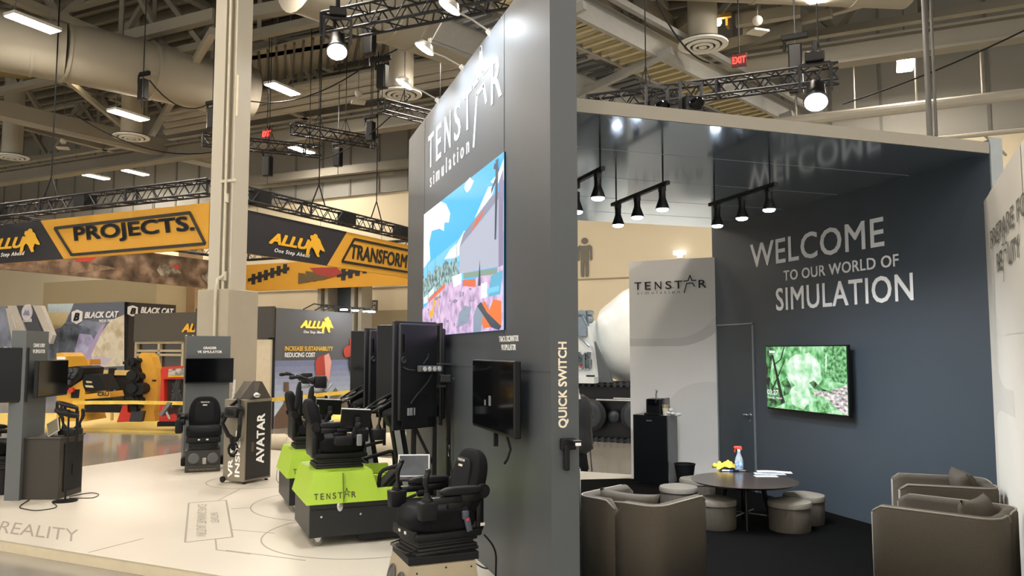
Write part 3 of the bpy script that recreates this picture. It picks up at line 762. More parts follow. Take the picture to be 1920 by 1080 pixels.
# loose cables swinging under the roof
def sag(a, b, s, n=10):
    a = V(a); b = V(b); return [a.lerp(b, k/n)-ZZ*s*4*(k/n)*(1-k/n) for k in range(n+1)]
for k, (a, b, s, lb) in enumerate(((at_z(470, 190, 9.5), at_z(690, 120, 9.8), .4, 'thin black cable swag left of the vent'), (at_z(650, 118, 9.6), at_z(830, 30, 9.8), .3, 'thin black cable running up to the big truss'),
        (at_z(1230, 0, 9.4), at_z(1330, 118, 8.2), .3, 'black cable crossing the large round vent'), (at_z(280, 150, 9.6), at_z(400, 190, 9.6), .5, 'looped cables left of the column'), (at_z(140, 215, 9.2), at_z(400, 285, 9.0), .5, 'slack cable below the beams at upper left'),
        (at_z(1580, 195, 7.6), at_z(1925, 55, 8.8), .1, 'long thin cable crossing the grey wall at upper right'), (at_z(600, 300, 8), at_z(770, 180, 9), .3, 'thin cable behind the hanging truss'))):
    tag(G().tube(sag(a, b, s), .02, 5).obj('hanging_cable', BLKM), lb, 'cable')
# ================================================================ square ring of banners
ZTOP = at_d(396, 379, 20).z; ZBOT = at_d(396, 465, 20).z; BH = ZTOP-ZBOT
U1, V1 = 13.83, -14.45; U3 = 25.3; V0 = -23.9
V3 = V1
ring = thing('hanging_banner_ring', 'square hanging ring of yellow and black banners with gorilla logo, over the machinery stand', 'banner', hl(U1, V1, ZBOT), RH)
# local frame: x = HV, y = HU
L2 = V1-V0-.0; LU = 10.9
def loc(u, v, z=0): return V((v-V1, u-U1, z))
PRINTR = print_noise('quarry_photo_print', '#3a2f28', '#a08874', 1.6, .35, .68, h3='#6b5847')
def face(name, O, ux, W, shapes, mats, back):
    g = G(); n = V(ux).cross(ZZ).normalized(); ux = V(ux)
    g.prism([O, O+ux*W, O+ux*W+ZZ*BH, O+ZZ*BH], -n*.08)
    for k, (poly, mi) in enumerate(shapes):
        g.mi = mi; g.face([O+ux*(x*W)+ZZ*(y*BH)+n*(.004+.003*k) for x, y in poly])
    return g.obj(name, mats, ring)
GOR = [(0, 0), (.10, .0), (.16, .10), (.20, .28), (.30, .40), (.42, .30), (.52, .12), (.60, .0), (.72, .02), (.66, .16), (.74, .36), (.86, .30), (1, .28), (.94, .40), (.80, .60), (.72, .78), (.60, .86), (.56, .98), (.44, 1.0), (.36, .92), (.22, .90), (.20, .78), (.28, .70), (.14, .52), (.04, .30)]
def allu(g_list, O, ux, w, h, n, parent, mY, mW, flip=False):
    """ALLU word, crouching gorilla and the One Step Ahead line"""
    ux = V(ux)
    g = G(); put_text(g, 'ALLU', O+ZZ*h*.32, ux, ZZ, w*.72, h*.42, bold=.045, shear=.35, ext=.01); g.obj('logo_lettering', mY, parent)
    g = G(); gx = O+ux*w*.64+ZZ*h*.12
    g.prism([gx+ux*(x*w*.36)+ZZ*(y*h*.88)+n*.012 for x, y in GOR], n*.012); g.obj('gorilla_logo', mY, parent)
    g = G(); put_text(g, 'One Step Ahead', O+ux*w*.10, ux, ZZ, w*.62, h*.19, bold=.0, shear=.3, spacing=1.2, ext=.01); g.obj('logo_lettering', mW, parent)
AYEL = mat('logo_yellow', '#eab32c', .5, noise=.02)
# front-left face (u = U1), reading along +HV; local ux = +x, normal -y
xl = -26.0
W1 = -xl
fx = lambda px: (at_u(px, 430, U1).dot(HV)-V1-xl)/W1
s0 = fx(75); s1 = fx(122)
face('banner_left', V((xl, 0, 0)), V((1, 0, 0)), W1, [([(fx(-130), 0), (s1, 0), (s0, 1), (fx(-150), 1)], 1)], [YELB, BLKB], None)
def U1P(px, py): 
    p = at_u(px, py, U1); return V((p.dot(HV)-V1, 0, p.z-ZBOT))
g = G(); q = [U1P(104, 428), U1P(357, 399), U1P(386, 457), U1P(136, 478)]
q = [V((a.x, -.03, a.z)) for a in q]
for a, b in zip(q, q[1:]+q[:1]): g.bar(a, b, .02, .07)
g.obj('frame_lines', INK, ring)
g = G(); a = U1P(153, 466); b = U1P(366, 447); tp = U1P(140, 433); tb = text_bm('PROJECTS.', .04, shear=-.12)
xs = [v.co.x for v in tb.verts]; ys = [v.co.y for v in tb.verts]; x0, x1, y0, y1 = min(xs), max(xs), min(ys), max(ys)
zb_ = .31*BH; zt_ = .75*BH
for v in tb.verts: v.co = V((a.x-.35+(v.co.x-x0)/(x1-x0)*(b.x-a.x+.35), -.02, zb_+(v.co.y-y0)/(y1-y0)*(zt_-zb_)))
g.merge(tb); g.obj('banner_lettering', INK, ring)
a = U1P(-25, 484); b = U1P(77, 472)
allu(None, V((a.x, -.02, .14*BH)), V((1, 0, 0)), b.x-a.x, BH*.68, V((0, -1, 0)), ring, AYEL, WLET)
# front-right face (v = V1), reading along +HU (going away to the right): ux = +y, normal +x
W2 = LU
def V1P(px, py):
    p = at_v(px, py, V1); return V((0, p.dot(HU)-U1, p.z-ZBOT))
yb = V1P(650, 470).y; yb0 = V1P(613, 480).y
face('banner_right', V((0, 0, 0)), V((0, 1, 0)), 13.5, [([(0, 0), (yb0/13.5, 0), (yb/13.5, 1), (0, 1)], 1)], [YELB, BLKB], None)
a = V1P(502, 480); b = V1P(607, 480)
allu(None, V((.02, a.y, .10*BH)), V((0, 1, 0)), b.y-a.y, BH*.66, V((1, 0, 0)), ring, AYEL, WLET)
q = [V1P(663, 455), V1P(800, 488), V1P(800, 535), V1P(640, 498)]
q = [V((.03, a.y, a.z)) for a in q]
g = G(); ya, yc = q[0].y, V1P(840, 520).y; y3 = q[3].y
pp = [V((.03, y3, .17*BH)), V((.03, ya, .84*BH)), V((.03, yc-.2, .84*BH)), V((.03, yc-.6, .17*BH))]
for a, b in zip(pp, pp[1:]+pp[:1]): g.bar(a, b, .02, .07)
g.obj('frame_lines', INK, ring)
y0_ = V1P(657, 488).y; y1_ = V1P(763, 510).y
g = G(); put_text(g, 'TRANSFORM', V((.02, y0_, .28*BH)), V((0, 1, 0)), ZZ, (y1_-y0_), .42*BH, bold=.03, shear=.2, ext=.004); g.obj('banner_lettering', INK, ring)
# inner face of the far left side (along u, at v=V0): faces +x
wi = LU+1
face('banner_inside_left', V((V0-V1, -6, 0)), V((0, 1, 0)), 17.6, [([(.05, .1), (.5, .0), (.62, .35), (.4, .8), (.1, .9)], 1), ([(.53, .42), (.545, .72), (.57, .85), (.575, .62), (.56, .48)], 2), ([(.74, .38), (.745, .60), (.765, .72), (.77, .60), (.76, .42)], 2), ([(.47, .78), (.475, .95), (.49, .9), (.485, .76)], 2), (blob(.74, .45, .03, .2, 8, .3, 6), 3), (blob(.86, .4, .03, .25, 9, .3, 8), 3)],
     [PRINTR, print_noise('rubble_print', '#5c4a3c', '#8d7663', 3, .4, .6), mat('print_red', '#b73a34', .7), print_noise('stone_print', '#4a4038', '#a59a88', 2.5, .4, .6)], None)
# inner face of the far right side (along v, at u = U1+LU): faces -y
shp = []
for i, cx in enumerate((.14, .62)):
    for k in range(6): shp.append((R4(cx-.10+k*.035, .25+k*.07, cx-.10+k*.035+.022, .65+k*.06), 1))
    shp.append(([(cx-.12, .36), (cx+.11, .72), (cx+.11, .84), (cx-.12, .48)], 1))
for k in range(4): shp.append(([(.30+k*.04, .2+.03*k), (.34+k*.04, .25+.04*k), (.335+k*.04, .55+.05*k), (.30+k*.04, .6+.05*k)], 3))
shp += [([(.36, .75), (.50, .72), (.53, .5), (.47, .38), (.40, .5)], 2), ([(.80, .95), (1.0, .95), (1, .3), (.84, .2)], 2), (arc(.93, .6, .07, .4, 180, 360), 1)]
face('banner_inside_right', V((V0-V1, LU, 0)), V((1, 0, 0)), V1-V0, shp, [YELB, mat('print_dark', '#2b2b2e', .7), mat('print_dull_red', '#a8413a', .7), mat('print_bronze', '#6b5a3c', .7)], None)
# truss square above the banners
tg = thing('banner_truss_ring', 'square black truss ring above the hanging yellow and black banners', 'truss', hl(U1, V1, ZTOP), RH)
g = G(); dz = at_d(396, 350, 20).z-ZTOP
c = [V((-26, 0, dz)), V((0, 0, dz)), V((0, 13.5, dz))]
truss_g(g, c[0], c[1], .34, .55, .028); truss_g(g, c[1], c[2], .34, .55, .028)
truss_g(g, V((V0-V1, -6, dz)), V((V0-V1, LU, dz)), .34, .55, .028); truss_g(g, V((V0-V1, LU, dz)), V((0, LU, dz)), .34, .55, .028)
g.obj('truss_frame', TRUSSM, tg)
for x in (-4.5, -8.2, -12): G().box((x, 0, dz), (.42, .37, .37)).obj('junction_block', BLKM, tg)
for y in (1.6, 5.2, 8.1): G().box((0, y, dz), (.37, .42, .37)).obj('junction_block', BLKM, tg)
for x in (-5.9, -12): 
    g = G(); g.cyl((x, 0, dz+.8), (x, 0, 13.2-ZTOP), .018, n=5); g.cyl((x-.3, 0, dz+.2), (x, 0, dz+.8), .02, n=5); g.cyl((x+.3, 0, dz+.2), (x, 0, dz+.8), .02, n=5); g.obj('hanging_cable', BLKM, tg)
for y in (6.7, 3.9):
    g = G(); g.cyl((0, y, dz+.8), (0, y, 13.2-ZTOP), .018, n=5); g.cyl((0, y-.3, dz+.2), (0, y, dz+.8), .02, n=5); g.cyl((0, y+.3, dz+.2), (0, y, dz+.8), .02, n=5); g.obj('hanging_cable', BLKM, tg)
for x in (-2, -5, -8, -11, -14): G().cyl((x, 0, 0), (x, 0, dz-.17), .006, n=4).obj('suspension_wire', BLKM, tg)
for y in (1.5, 4, 7, 10): G().cyl((0, y, 0), (0, y, dz-.17), .006, n=4).obj('suspension_wire', BLKM, tg)

# ================================================================ machinery stand beneath: header wall with doorway frames
PN = mat('stand_black_panel', '#4a463f', .5, noise=.03); PFR = mat('beige_door_framing', '#b6aa90', .6); DKGL = mat('dark_doorway_glass', '#3a3530', .3)
def PUV(px, py, U): return at_u(px, py, U)
U_H = 17.5
a = at_u(248, 700, U_H); b = at_u(372, 700, U_H); 
hz0 = at_u(300, 640, U_H).z; hz1 = at_u(300, 587, U_H).z
hw = thing('stand_header_wall', 'dark header wall with yellow logo over beige framed doors, left of the column', 'exhibition wall', hl(U_H, a.dot(HV), -.1), RH)
WH = b.dot(HV)-a.dot(HV)+3.0
g = G(); g.box((WH/2, .1, (hz0+hz1)/2+.1), (WH, .2, hz1-hz0)); g.obj('header_panel', PN, hw)
g = G(); zt = hz0+.1
xs_ = [0, .62, 1.28, 1.36]
fw_ = (b.dot(HV)-a.dot(HV))
for f in (0.02, .38, .74, .80): g.box((f*fw_, .1, zt/2), (.09, .12, zt))
for f0, f1 in ((.02, .74),):
    for z in (zt-.04, zt*.86, zt*.80): g.box(((f0+f1)/2*fw_, .1, z), ((f1-f0)*fw_, .12, .07))
g.obj('door_framing', PFR, hw)
g = G(); g.box((.38*fw_, .16, zt/2), (.72*fw_, .03, zt-.05)); g.obj('dark_panes', DKGL, hw)
g = G(); g.box((.97*fw_, .2, zt/2), (.36*fw_, .05, zt)); g.obj('cream_panel', mat('cream_panel', '#c9bfa6', .6), hw)
g = G(); g.box((.95*fw_, .15, zt*.45), (.2*fw_, .05, zt*.85)); g.obj('dark_opening', DKGL, hw)
g = G(); g.box((.95*fw_, .12, zt*.74), (.14*fw_, .05, .12)); g.obj('small_sign', YEL, hw)
p = at_u(342, 618, U_H); lw = 1.5
allu(None, V((p.dot(HV)-a.dot(HV), -.02, at_u(342, 628, U_H).z+.1-.12)), V((1, 0, 0)), lw, .62, V((0, -1, 0)), hw, AYEL, WLET)
# black cube behind the column, right
V_R = -12.8
a = at_v(517, 577, V_R); b = at_v(660, 584, V_R)
aw = thing('sustainability_wall', 'stand wall with lit yellow gorilla logo and INCREASE SUSTAINABILITY print, right of the column', 'exhibition wall', hl(a.dot(HU), V_R, -.1), RH)
WA = b.dot(HU)-a.dot(HU); HA_ = a.z+.1
SKYP = print_noise('sky_print', '#8fa9cf', '#b4c2d6', .6, .3, .7); TOPP = mat('print_charcoal', '#5b5c60', .5, noise=.04, scale=1)
MIDP = mat('print_mid_blue', '#7583a8', .6); LOWP = mat('print_pale_blue', '#a9bdd3', .6)
g = G(); g.box((-.1, WA/2, HA_/2), (.2, WA, HA_)); g.obj('wall_core', BLKB, aw)
O = V((.01, 0, 0)); shp = [(RECT, 0)]+[(R4(0, 0, 1, .56-.05*k), 10+k) for k in range(9)]+[
   ([(0, .10), (.10, .20), (.12, .30), (.10, .30), (.10, .38), (.16, .38), (.17, .22), (.22, .18), (.22, 0), (0, 0)], 4),
   ([(.22, 0), (.3, .12), (.42, .20), (.55, .10), (.68, .22), (.76, .31), (.86, .22), (1, .16), (1, 0)], 5),
   ([(.49, .05), (.50, .42), (.64, .40), (.66, .05)], 6), ([(.48, .52), (.50, .58), (.66, .62), (.70, .55), (.69, .44), (.62, .40), (.50, .42)], 7), ([(.60, .60), (.66, .62), (.70, .54), (.67, .36), (.62, .42)], 8),
   (blob(.93, .635, .07, .055, 12, .12, 4), 7), (R4(.955, .64, 1, .76), 7), (blob(.985, .52, .04, .09, 10, .2, 5), 9)]
plate('printed_scene', O, V((0, 1, 0)), ZZ, shp, [TOPP, MIDP, SKYP, LOWP, mat('print_brown', '#6b5444', .7), print_noise('print_rock', '#6e6455', '#9b8f7a', 3), mat('print_taupe', '#6a6258', .7), mat('print_brick_red', '#b4453a', .6), mat('print_pink', '#e7a69b', .6), mat('print_black', '#2a2728', .6)]+[mat('print_sky_%s' % 'abcdefghi'[k], '#%02x%02x%02x' % tuple(int(a_+(b_-a_)*(k/8)) for a_, b_ in zip((122, 130, 165), (205, 218, 232)))) for k in range(9)], aw, .004, W=WA, Hh=HA_)
def aP(px, py): 
    p = at_v(px, py, V_R); return V((.03, (p.dot(HU)-a.dot(HU)), p.z+.1))
s = aP(532, 658); e_ = aP(622, 658)
g = G(); put_text(g, 'INCREASE SUSTAINABILITY', s, V((0, 1, 0)), ZZ, e_.y-s.y, aP(532, 649).z-s.z, bold=.02, ext=.004); g.obj('yellow_lettering', mat('lettering_yellow', '#f0c24a', .5), aw)
s = aP(532, 670); e_ = aP(589, 669)
g = G(); put_text(g, 'REDUCING COST', s, V((0, 1, 0)), ZZ, e_.y-s.y, aP(532, 661).z-s.z, bold=.02, ext=.004); g.obj('white_lettering', WLET, aw)
s = aP(561, 626); e_ = aP(622, 626)
allu(None, V((.03, s.y, s.z)), V((0, 1, 0)), e_.y-s.y, aP(561, 591).z-s.z, V((1, 0, 0)), aw, glow('lit_logo_yellow', '#ffd24a', 1.3), WLET)
g = G(); c0 = at_v(483, 577, V_R)
g.box((-1.2, -.06, HA_-.33), (2.4, .12, .72)); g.obj('black_return', mat('return_black', '#3d3a36', .5), aw)
g = G(); g.box((-1.2, -.05, (HA_-.72)/2), (2.3, .06, HA_-.75)); g.obj('frosted_panel', mat('frosted_beige', '#cfc3a9', .4), aw)
# arm lights on top of that wall
for k, (px, lit) in enumerate(((568, 0), (590, 0), (606, 1), (628, 1), (650, 2), (660, 2))):
    p = aP(px, 583)
    g = G(); g.tube([(0, p.y, HA_), (.25, p.y+.1, HA_+.14), (.5, p.y+.15, HA_+.10)], .015, 5); g.box((.52, p.y+.15, HA_+.07), (.16, .1, .05)); g.obj('arm_light', DKG, aw)
    if lit: g = G(); g.box((.52, p.y+.15, HA_+.03), (.15, .1, .03)); g.obj('light_face', glow('stand_spot', '#ffffff', 60*lit), aw)
# room number sign on the back wall
p = at_u(698, 573, 25.9)
t = thing('room_sign', 'small grey room number sign on the beige hall wall left of the sign wall', 'sign', p, RH)
G().box((0, 0, 0), (.5, .04, .42)).obj('sign_board', mat('sign_grey', '#6a665c', .5), t)
g = G(); put_text(g, 'ROOM\nW1.82', V((-.18, -.025, -.14)), V((1, 0, 0)), ZZ, .36, .28, ext=.004); g.obj('sign_lettering', WLET, t)

# ================================================================ far left printed stands
U_B = 21.0
def at_b(px, py): return at_u(px, py, U_B)
a = at_b(92, 570); c = at_b(234, 566)
PH = c.z+.1
bc = thing('loader_parts_wall', 'tall printed wall with BLACK CAT lettering over a blue and cream machine picture', 'exhibition wall', hl(U_B, a.dot(HV), -.1), RH)
WB = c.dot(HV)-a.dot(HV)
G().box((WB/2, .1, PH/2), (WB, .2, PH)).obj('wall_core', BLKB, bc)
def bx(px, py):
    p = at_b(px, py); return ((p.dot(HV)-a.dot(HV))/WB, (p.z+.1)/PH)
B_ = bx
BLUEG = print_noise('print_blue_grey', '#6c7686', '#a0a8c0', 1.2, .35, .65); CREAM = print_noise('print_cream', '#e3d9bd', '#cbbd98', 1.4, .35, .65, h3='#efe6cf')
shp = [(RECT, 0), ([B_(90, 570), B_(140, 569), B_(130, 590), B_(92, 600)], 5), ([B_(80, 586), B_(131, 586), B_(120, 612), B_(97, 620)], 6),
   ([B_(139, 569), B_(234, 566), B_(234, 620), B_(205, 606), B_(160, 600), B_(125, 605)], 1), ([B_(92, 640), B_(122, 606), B_(160, 612), B_(186, 625), B_(165, 700), B_(92, 720)], 2),
   ([B_(150, 625), B_(172, 628), B_(186, 655), B_(160, 688), B_(135, 680)], 4), ([B_(165, 655), B_(210, 600), B_(234, 590), B_(234, 695), B_(160, 690)], 3),
   ([B_(193, 606), B_(200, 606), B_(172, 665), B_(163, 662)], 7), ([B_(160, 664), B_(172, 662), B_(176, 690), B_(160, 692)], 7), ([B_(176, 668), B_(212, 672), B_(200, 684), B_(178, 686)], 8),
   (arc(*B_(218, 612), .035, .05, 0, 340), 9), (arc(*B_(204, 650), .035, .05, 0, 340), 9), (arc(*B_(228, 648), .03, .05, 0, 340), 9), ([B_(165, 690), B_(234, 686), B_(234, 730), B_(160, 730)], 10)]
plate('printed_picture', V((0, -.01, 0)), V((1, 0, 0)), ZZ, shp, [BLUEG, mat('print_slate', '#6a7080', .6), print_noise('print_dark_slate', '#3c4450', '#7f889c', 2, .35, .65), CREAM, print_noise('print_violet', '#9d94c0', '#bfc2e4', 2), mat('print_ice', '#cfe0e6', .6), mat('print_sand', '#e3cf9b', .6), mat('print_lilac', '#b9a9d2', .6), mat('print_pale_lilac', '#d6cbe0', .6), mat('print_cream_light', '#ded2b6', .6), mat('print_steel', '#65707e', .6)], bc, .004, W=WB, Hh=PH)
def bl(px, py): p = at_b(px, py); return V((p.dot(HV)-a.dot(HV), -.05, p.z+.1))
s = bl(161, 597); e_ = bl(225, 595)
g = G(); put_text(g, 'BLACK CAT', s, V((1, 0, 0)), ZZ, e_.x-s.x, bl(161, 585).z-s.z, bold=.04, shear=.25, ext=.01); g.obj('logo_lettering', WLET, bc)
s = bl(188, 605); e_ = bl(219, 603)
g = G(); put_text(g, 'WEAR PARTS', s, V((1, 0, 0)), ZZ, e_.x-s.x, bl(188, 599).z-s.z, bold=.02, shear=.2, ext=.01); g.obj('logo_lettering', WLET, bc)
def shield(parent, O, ux, w, h, n):
    g = G(); P = lambda x, y: O+ux*(x*w)+ZZ*(y*h)
    g.prism([P(0, .2), P(.5, 0), P(1, .2), P(1, .85), P(.5, 1), P(0, .85)], n*.02); g.obj('shield_logo', WLET, parent)
    g = G(); put_text(g, 'B', P(.22, .22)+n*.03, ux, ZZ, w*.56, h*.56, bold=.05, shear=.3, ext=.01); g.obj('shield_letter', INK, parent)
s = bl(136, 608); shield(bc, V((s.x, -.04, s.z)), V((1, 0, 0)), bl(156, 608).x-s.x, bl(136, 581).z-s.z, V((0, -1, 0)))
# leaning panel with LOADER
t = thing('loader_fin', 'slanted dark fin with a round emblem and LOADER lettering, beside the blue printed wall', 'sign', hl(U_B-1.0, 0, -.1), RH)
def fl(px, py, y=0): p = at_u(px, py, U_B-1.0); return V((p.dot(HV), y, p.z+.1))
g = G(); g.prism([fl(30, 573), fl(62, 573), fl(83, 640), fl(60, 640)], V((0, .15, 0))); g.obj('dark_fin', mat('fin_slate', '#4b4f58', .5), t)
g = G(); g.prism([fl(14, 573, -.02), fl(31, 573, -.02), fl(50, 622, -.02), fl(42, 628, -.02)], V((0, .15, 0))); g.prism([fl(62, 573, -.02), fl(78, 573, -.02), fl(100, 628, -.02), fl(94, 645, -.02)], V((0, .15, 0))); g.obj('pale_edge', mat('fin_pale', '#cfc9bf', .5), t)
g = G(); cc = fl(52, 586, -.04); g.cyl(cc, cc+V((0, .03, 0)), .32, n=20); g.obj('emblem', mat('emblem_white', '#d9d6dc', .5), t)
g = G(); cc = fl(52, 586, -.06); g.prism([cc+V((-.2, 0, -.1)), cc+V((.2, 0, -.12)), cc+V((.12, 0, .1)), cc+V((.02, 0, .0)), cc+V((-.04, 0, .12))], V((0, -.01, 0))); g.obj('emblem_mark', mat('emblem_blue', '#8f93b5', .5), t)
s = fl(45, 604, -.02); g = G(); put_text(g, 'LOADER', s, V((1, 0, 0)), ZZ, fl(61, 604).x-s.x, .13, bold=.03, ext=.01); g.obj('fin_lettering', WLET, t)
t = thing('curtain_wall', 'grey printed stand wall with white letters at the far left edge', 'exhibition wall', hl(U_B-.6, 0, -.1), RH)
def fl2(px, py, y=0): p = at_u(px, py, U_B-.6); return V((p.dot(HV), y, p.z+.1))
g = G(); g.prism([fl2(-140, 575), fl2(16, 574), fl2(26, 660), fl2(26, 720), fl2(-140, 720)], V((0, .2, 0))); g.obj('wall_board', BLUEG, t)
s = fl2(-40, 664, -.03); g = G(); put_text(g, 'DS  VV', s, V((1, 0, 0)), ZZ, fl2(25, 664).x-s.x, .30, bold=.05, shear=.2, ext=.01); g.obj('wall_lettering', WLET, t)
g = G(); g.prism([fl2(12, 578, -.03), fl2(19, 578, -.03), fl2(31, 618, -.03), fl2(24, 640, -.03)], V((0, .05, 0))); g.prism([fl2(24, 620, -.03), fl2(60, 600, -.03), fl2(60, 618, -.03), fl2(26, 632, -.03)], V((0, .05, 0))); g.obj('white_figure', mat('fin_pale', '#cfc9bf', .5), t)
# side wall of the parts stand (dark, going away)
t = thing('parts_stand_side_wall', 'dark stand wall with half hidden BLACK CAT lettering behind the logo header', 'exhibition wall', hl(U_B, c.dot(HV), -.1), RH)
VB = c.dot(HV)
def vb(px, py): p = at_v(px, py, VB); return V((0, p.dot(HU)-U_B, p.z+.1))
g = G(); yl = vb(330, 572).y; g.box((-.1, yl/2, PH/2), (.2, yl, PH)); g.obj('wall_core', mat('side_black', '#37332f', .6), t)
s = vb(263, 587); e_ = vb(325, 589)
g = G(); put_text(g, 'BLACK CAT', V((.01, s.y, s.z)), V((0, 1, 0)), ZZ, e_.y-s.y, vb(263, 575).z-s.z, bold=.04, shear=.25, ext=.01); g.obj('logo_lettering', WLET, t)
s = vb(238, 593); shield(t, V((.01, s.y, s.z)), V((0, 1, 0)), vb(257, 593).y-s.y, vb(238, 572).z-s.z, V((1, 0, 0)))
# ================================================================ wall fittings
# big video screen on wall_left
a = at_x(797, 403, XL); b = at_x(948, 285, XL); yA, yB = a.y, b.y; z0s, z1s = 1.835, 3.17; SW = yA-yB; SH = z1s-z0s
sc = thing('video_screen', 'large lit video screen with a building site picture on the tall sign wall', 'screen', (XL-.006, yA, z0s), -pi/2)
# local x = reading direction (-Y), local y = -> into wall (+X)... normal is local -y
G().box((SW/2, .004, SH/2), (SW, .016, SH)).obj('screen_panel', BLK, sc)
def gl(n, h, s=.95): return glow('pic_'+n, h, s)
mats_ = [gl('sky', '#3fb9fb', 1.05), gl('cloud', '#eef7ff'), glow_noise('pic_ground', '#a58fb4', '#e6c9ea', .95, 9, .35, .6, h3='#cdb0d6'), gl('skylight', '#7bd3fb'), gl('building', '#b8bfd2'), gl('building2', '#8f97ae'), gl('orange', '#f07a3c'),
         gl('amber', '#f2b43a'), gl('teal', '#5fb8d8'), gl('navy', '#3c4a5c'), glow_noise('pic_trees', '#3f6f72', '#b6d9d8', .9, 20, .4, .6), gl('redbar', '#e8704f'), gl('steel', '#8d9fb4'), gl('rock', '#9488a6'), gl('green', '#8aa596')]
sh = [(RECT, 0), ([(0, .42), (1, .55), (1, .72), (0, .56)], 3),
      ([(0, 1), (.28, 1), (.36, .95), (.42, .86), (.40, .80), (.34, .82), (.33, .76), (.26, .80), (.14, .82), (.10, .74), (.12, .60), (.02, .56), (0, .56)], 1),
      (blob(.65, .965, .05, .04, 10, .2, 2), 1), ([(.34, .55), (.42, .60), (.52, .62), (.60, .68), (.66, .62), (.66, .56), (.5, .52)], 1), ([(.72, .72), (.80, .80), (.86, .86), (.92, .84), (.86, .72)], 1),
      ([(.88, .88), (.95, .90), (1, .96), (1, .84), (.93, .84)], 1),
      ([(0, .30), (0, .50), (.05, .46), (.10, .52), (.16, .47), (.22, .53), (.30, .50), (.36, .54), (.42, .50), (.50, .53), (.55, .42), (.50, .34), (.3, .30)], 10)]
for i, (x, h) in enumerate(((.07, .64), (.14, .58), (.20, .66), (.27, .60), (.33, .58), (.51, .78), (.37, .56), (.78, .93), (.17, .55), (.24, .62))): sh.append(([(x, .42), (x+.008, .42), (x+.004, h)], 12 if i % 2 else 9))
sh += [([(.55, .40), (.55, .58), (.96, .75), (.96, .36)], 4), ([(.55, .58), (.60, .66), (.90, .79), (.96, .79), (.96, .75)], 5), ([(.96, .30), (.96, .84), (1, .90), (1, .30)], 13), ([(.68, .63), (.74, .70), (.84, .74), (.80, .70)], 11),
       ([(.0, 0), (1, 0), (1, .36), (.70, .33), (.48, .37), (.36, .35), (.1, .26), (0, .22)], 2), ([(.60, .36), (.95, .32), (.95, .355), (.60, .395)], 14), ([(.1, .26), (.36, .34), (.36, .37), (.1, .29)], 11), ([(.60, .31), (.74, .28), (.74, .33), (.60, .35)], 11), ([(.46, .40), (.58, .40), (.58, .33), (.48, .32)], 1),
       ([(.02, .26), (.09, .27), (.09, .33), (.02, .31)], 1), ([(.11, .30), (.2, .33), (.2, .37), (.11, .34)], 1),
       ([(.12, .14), (.20, .15), (.20, .20), (.12, .19)], 7), ([(.17, .20), (.20, .20), (.23, .28), (.19, .28)], 7), ([(.25, .20), (.265, .20), (.265, .32), (.25, .31)], 7),
       ([(0, 0), (.02, 0), (.02, .12), (0, .12)], 11), ([(.83, .02), (.99, .02), (.99, .16), (.92, .18), (.88, .12), (.84, .18), (.78, .16), (.80, .06)], 6), ([(.72, .0), (.80, .0), (.82, .10), (.76, .16), (.72, .10)], 12), ([(.76, .16), (.80, .12), (.90, .02), (.97, 0), (.99, .02), (.86, .11), (.80, .18)], 9),
       ([(.87, .20), (.98, .20), (1, .33), (.90, .32)], 8), ([(.86, .22), (.97, .22), (.97, .25), (.86, .25)], 3), ([(.54, .04), (.66, .06), (.70, .16), (.62, .18), (.55, .13)], 12), ([(.80, .20), (.86, .20), (.86, .29), (.80, .29)], 1),
       ([(.93, .52), (.945, .52), (.965, .98), (.94, .98)], 9), ([(.90, .80), (.95, .86), (.94, .88), (.90, .83)], 9), ([(.92, .94), (.97, .90), (.97, .92), (.93, .97)], 9), ([(.77, .28), (.80, .28), (.79, .44)], 9)]
rd = random.Random(5)
for k in range(22): sh.append((blob(rd.uniform(.12, .74), rd.uniform(.03, .29), rd.uniform(.008, .035), rd.uniform(.004, .016), 7, .45, k), 13))
plate('screen_picture', V((0, -.005, 0)), V((1, 0, 0)), ZZ, sh, mats_, sc, .0006, W=SW, Hh=SH)

def flat_tv(name, label, loc, rz, w_, h_, th=.045, pic=None, mount=True):
    """screen facing local -y; origin = lower left corner of the front"""
    t = thing(name, label, 'television', loc, rz)
    g = G(); g.box((w_/2, th/2, h_/2), (w_, th, h_), bev=.008); g.box((w_/2, th+.02, h_*.4), (w_*.7, .05, h_*.55), bev=.015); g.obj('casing', BLK, t)
    if pic is None:
        G().box((w_/2, -.001, h_/2+.006), (w_-.02, .004, h_-.032)).obj('screen_glass', BLKG, t)
    if mount: g = G(); g.box((w_/2, th+.07, h_*.5), (w_*.35, .08, h_*.4)); g.obj('wall_bracket', BLKM, t)
    return t
# monitor on wall_left
a = at_x(893, 801, XL-.10); c = at_x(972, 824, XL-.10); ct_ = at_x(972, 677, XL-.10)
tv = flat_tv('wall_television', 'black switched-off television hanging on the tall sign wall below the video screen', (XL-.13, a.y, c.z), -pi/2, a.y-c.y, ct_.z-c.z, .05)
G().box((.52, .03, -.05), (.025, .03, .1)).obj('cable_clip', BLKM, tv); G().tube([(.78, .03, 0), (.80, .05, -.09), (.79, .03, -.16), (.76, .02, -.19)], .009, 6).obj('dangling_cable', BLKM, tv)
g = G(); g.box((.48, -.004, .22), (.05, .004, .07)); g.box((.36, -.004, .2), (.03, .004, .04)); g.obj('strip_reflection', GRY, tv)  # grey patches painted on the glass as the mirrored power strip
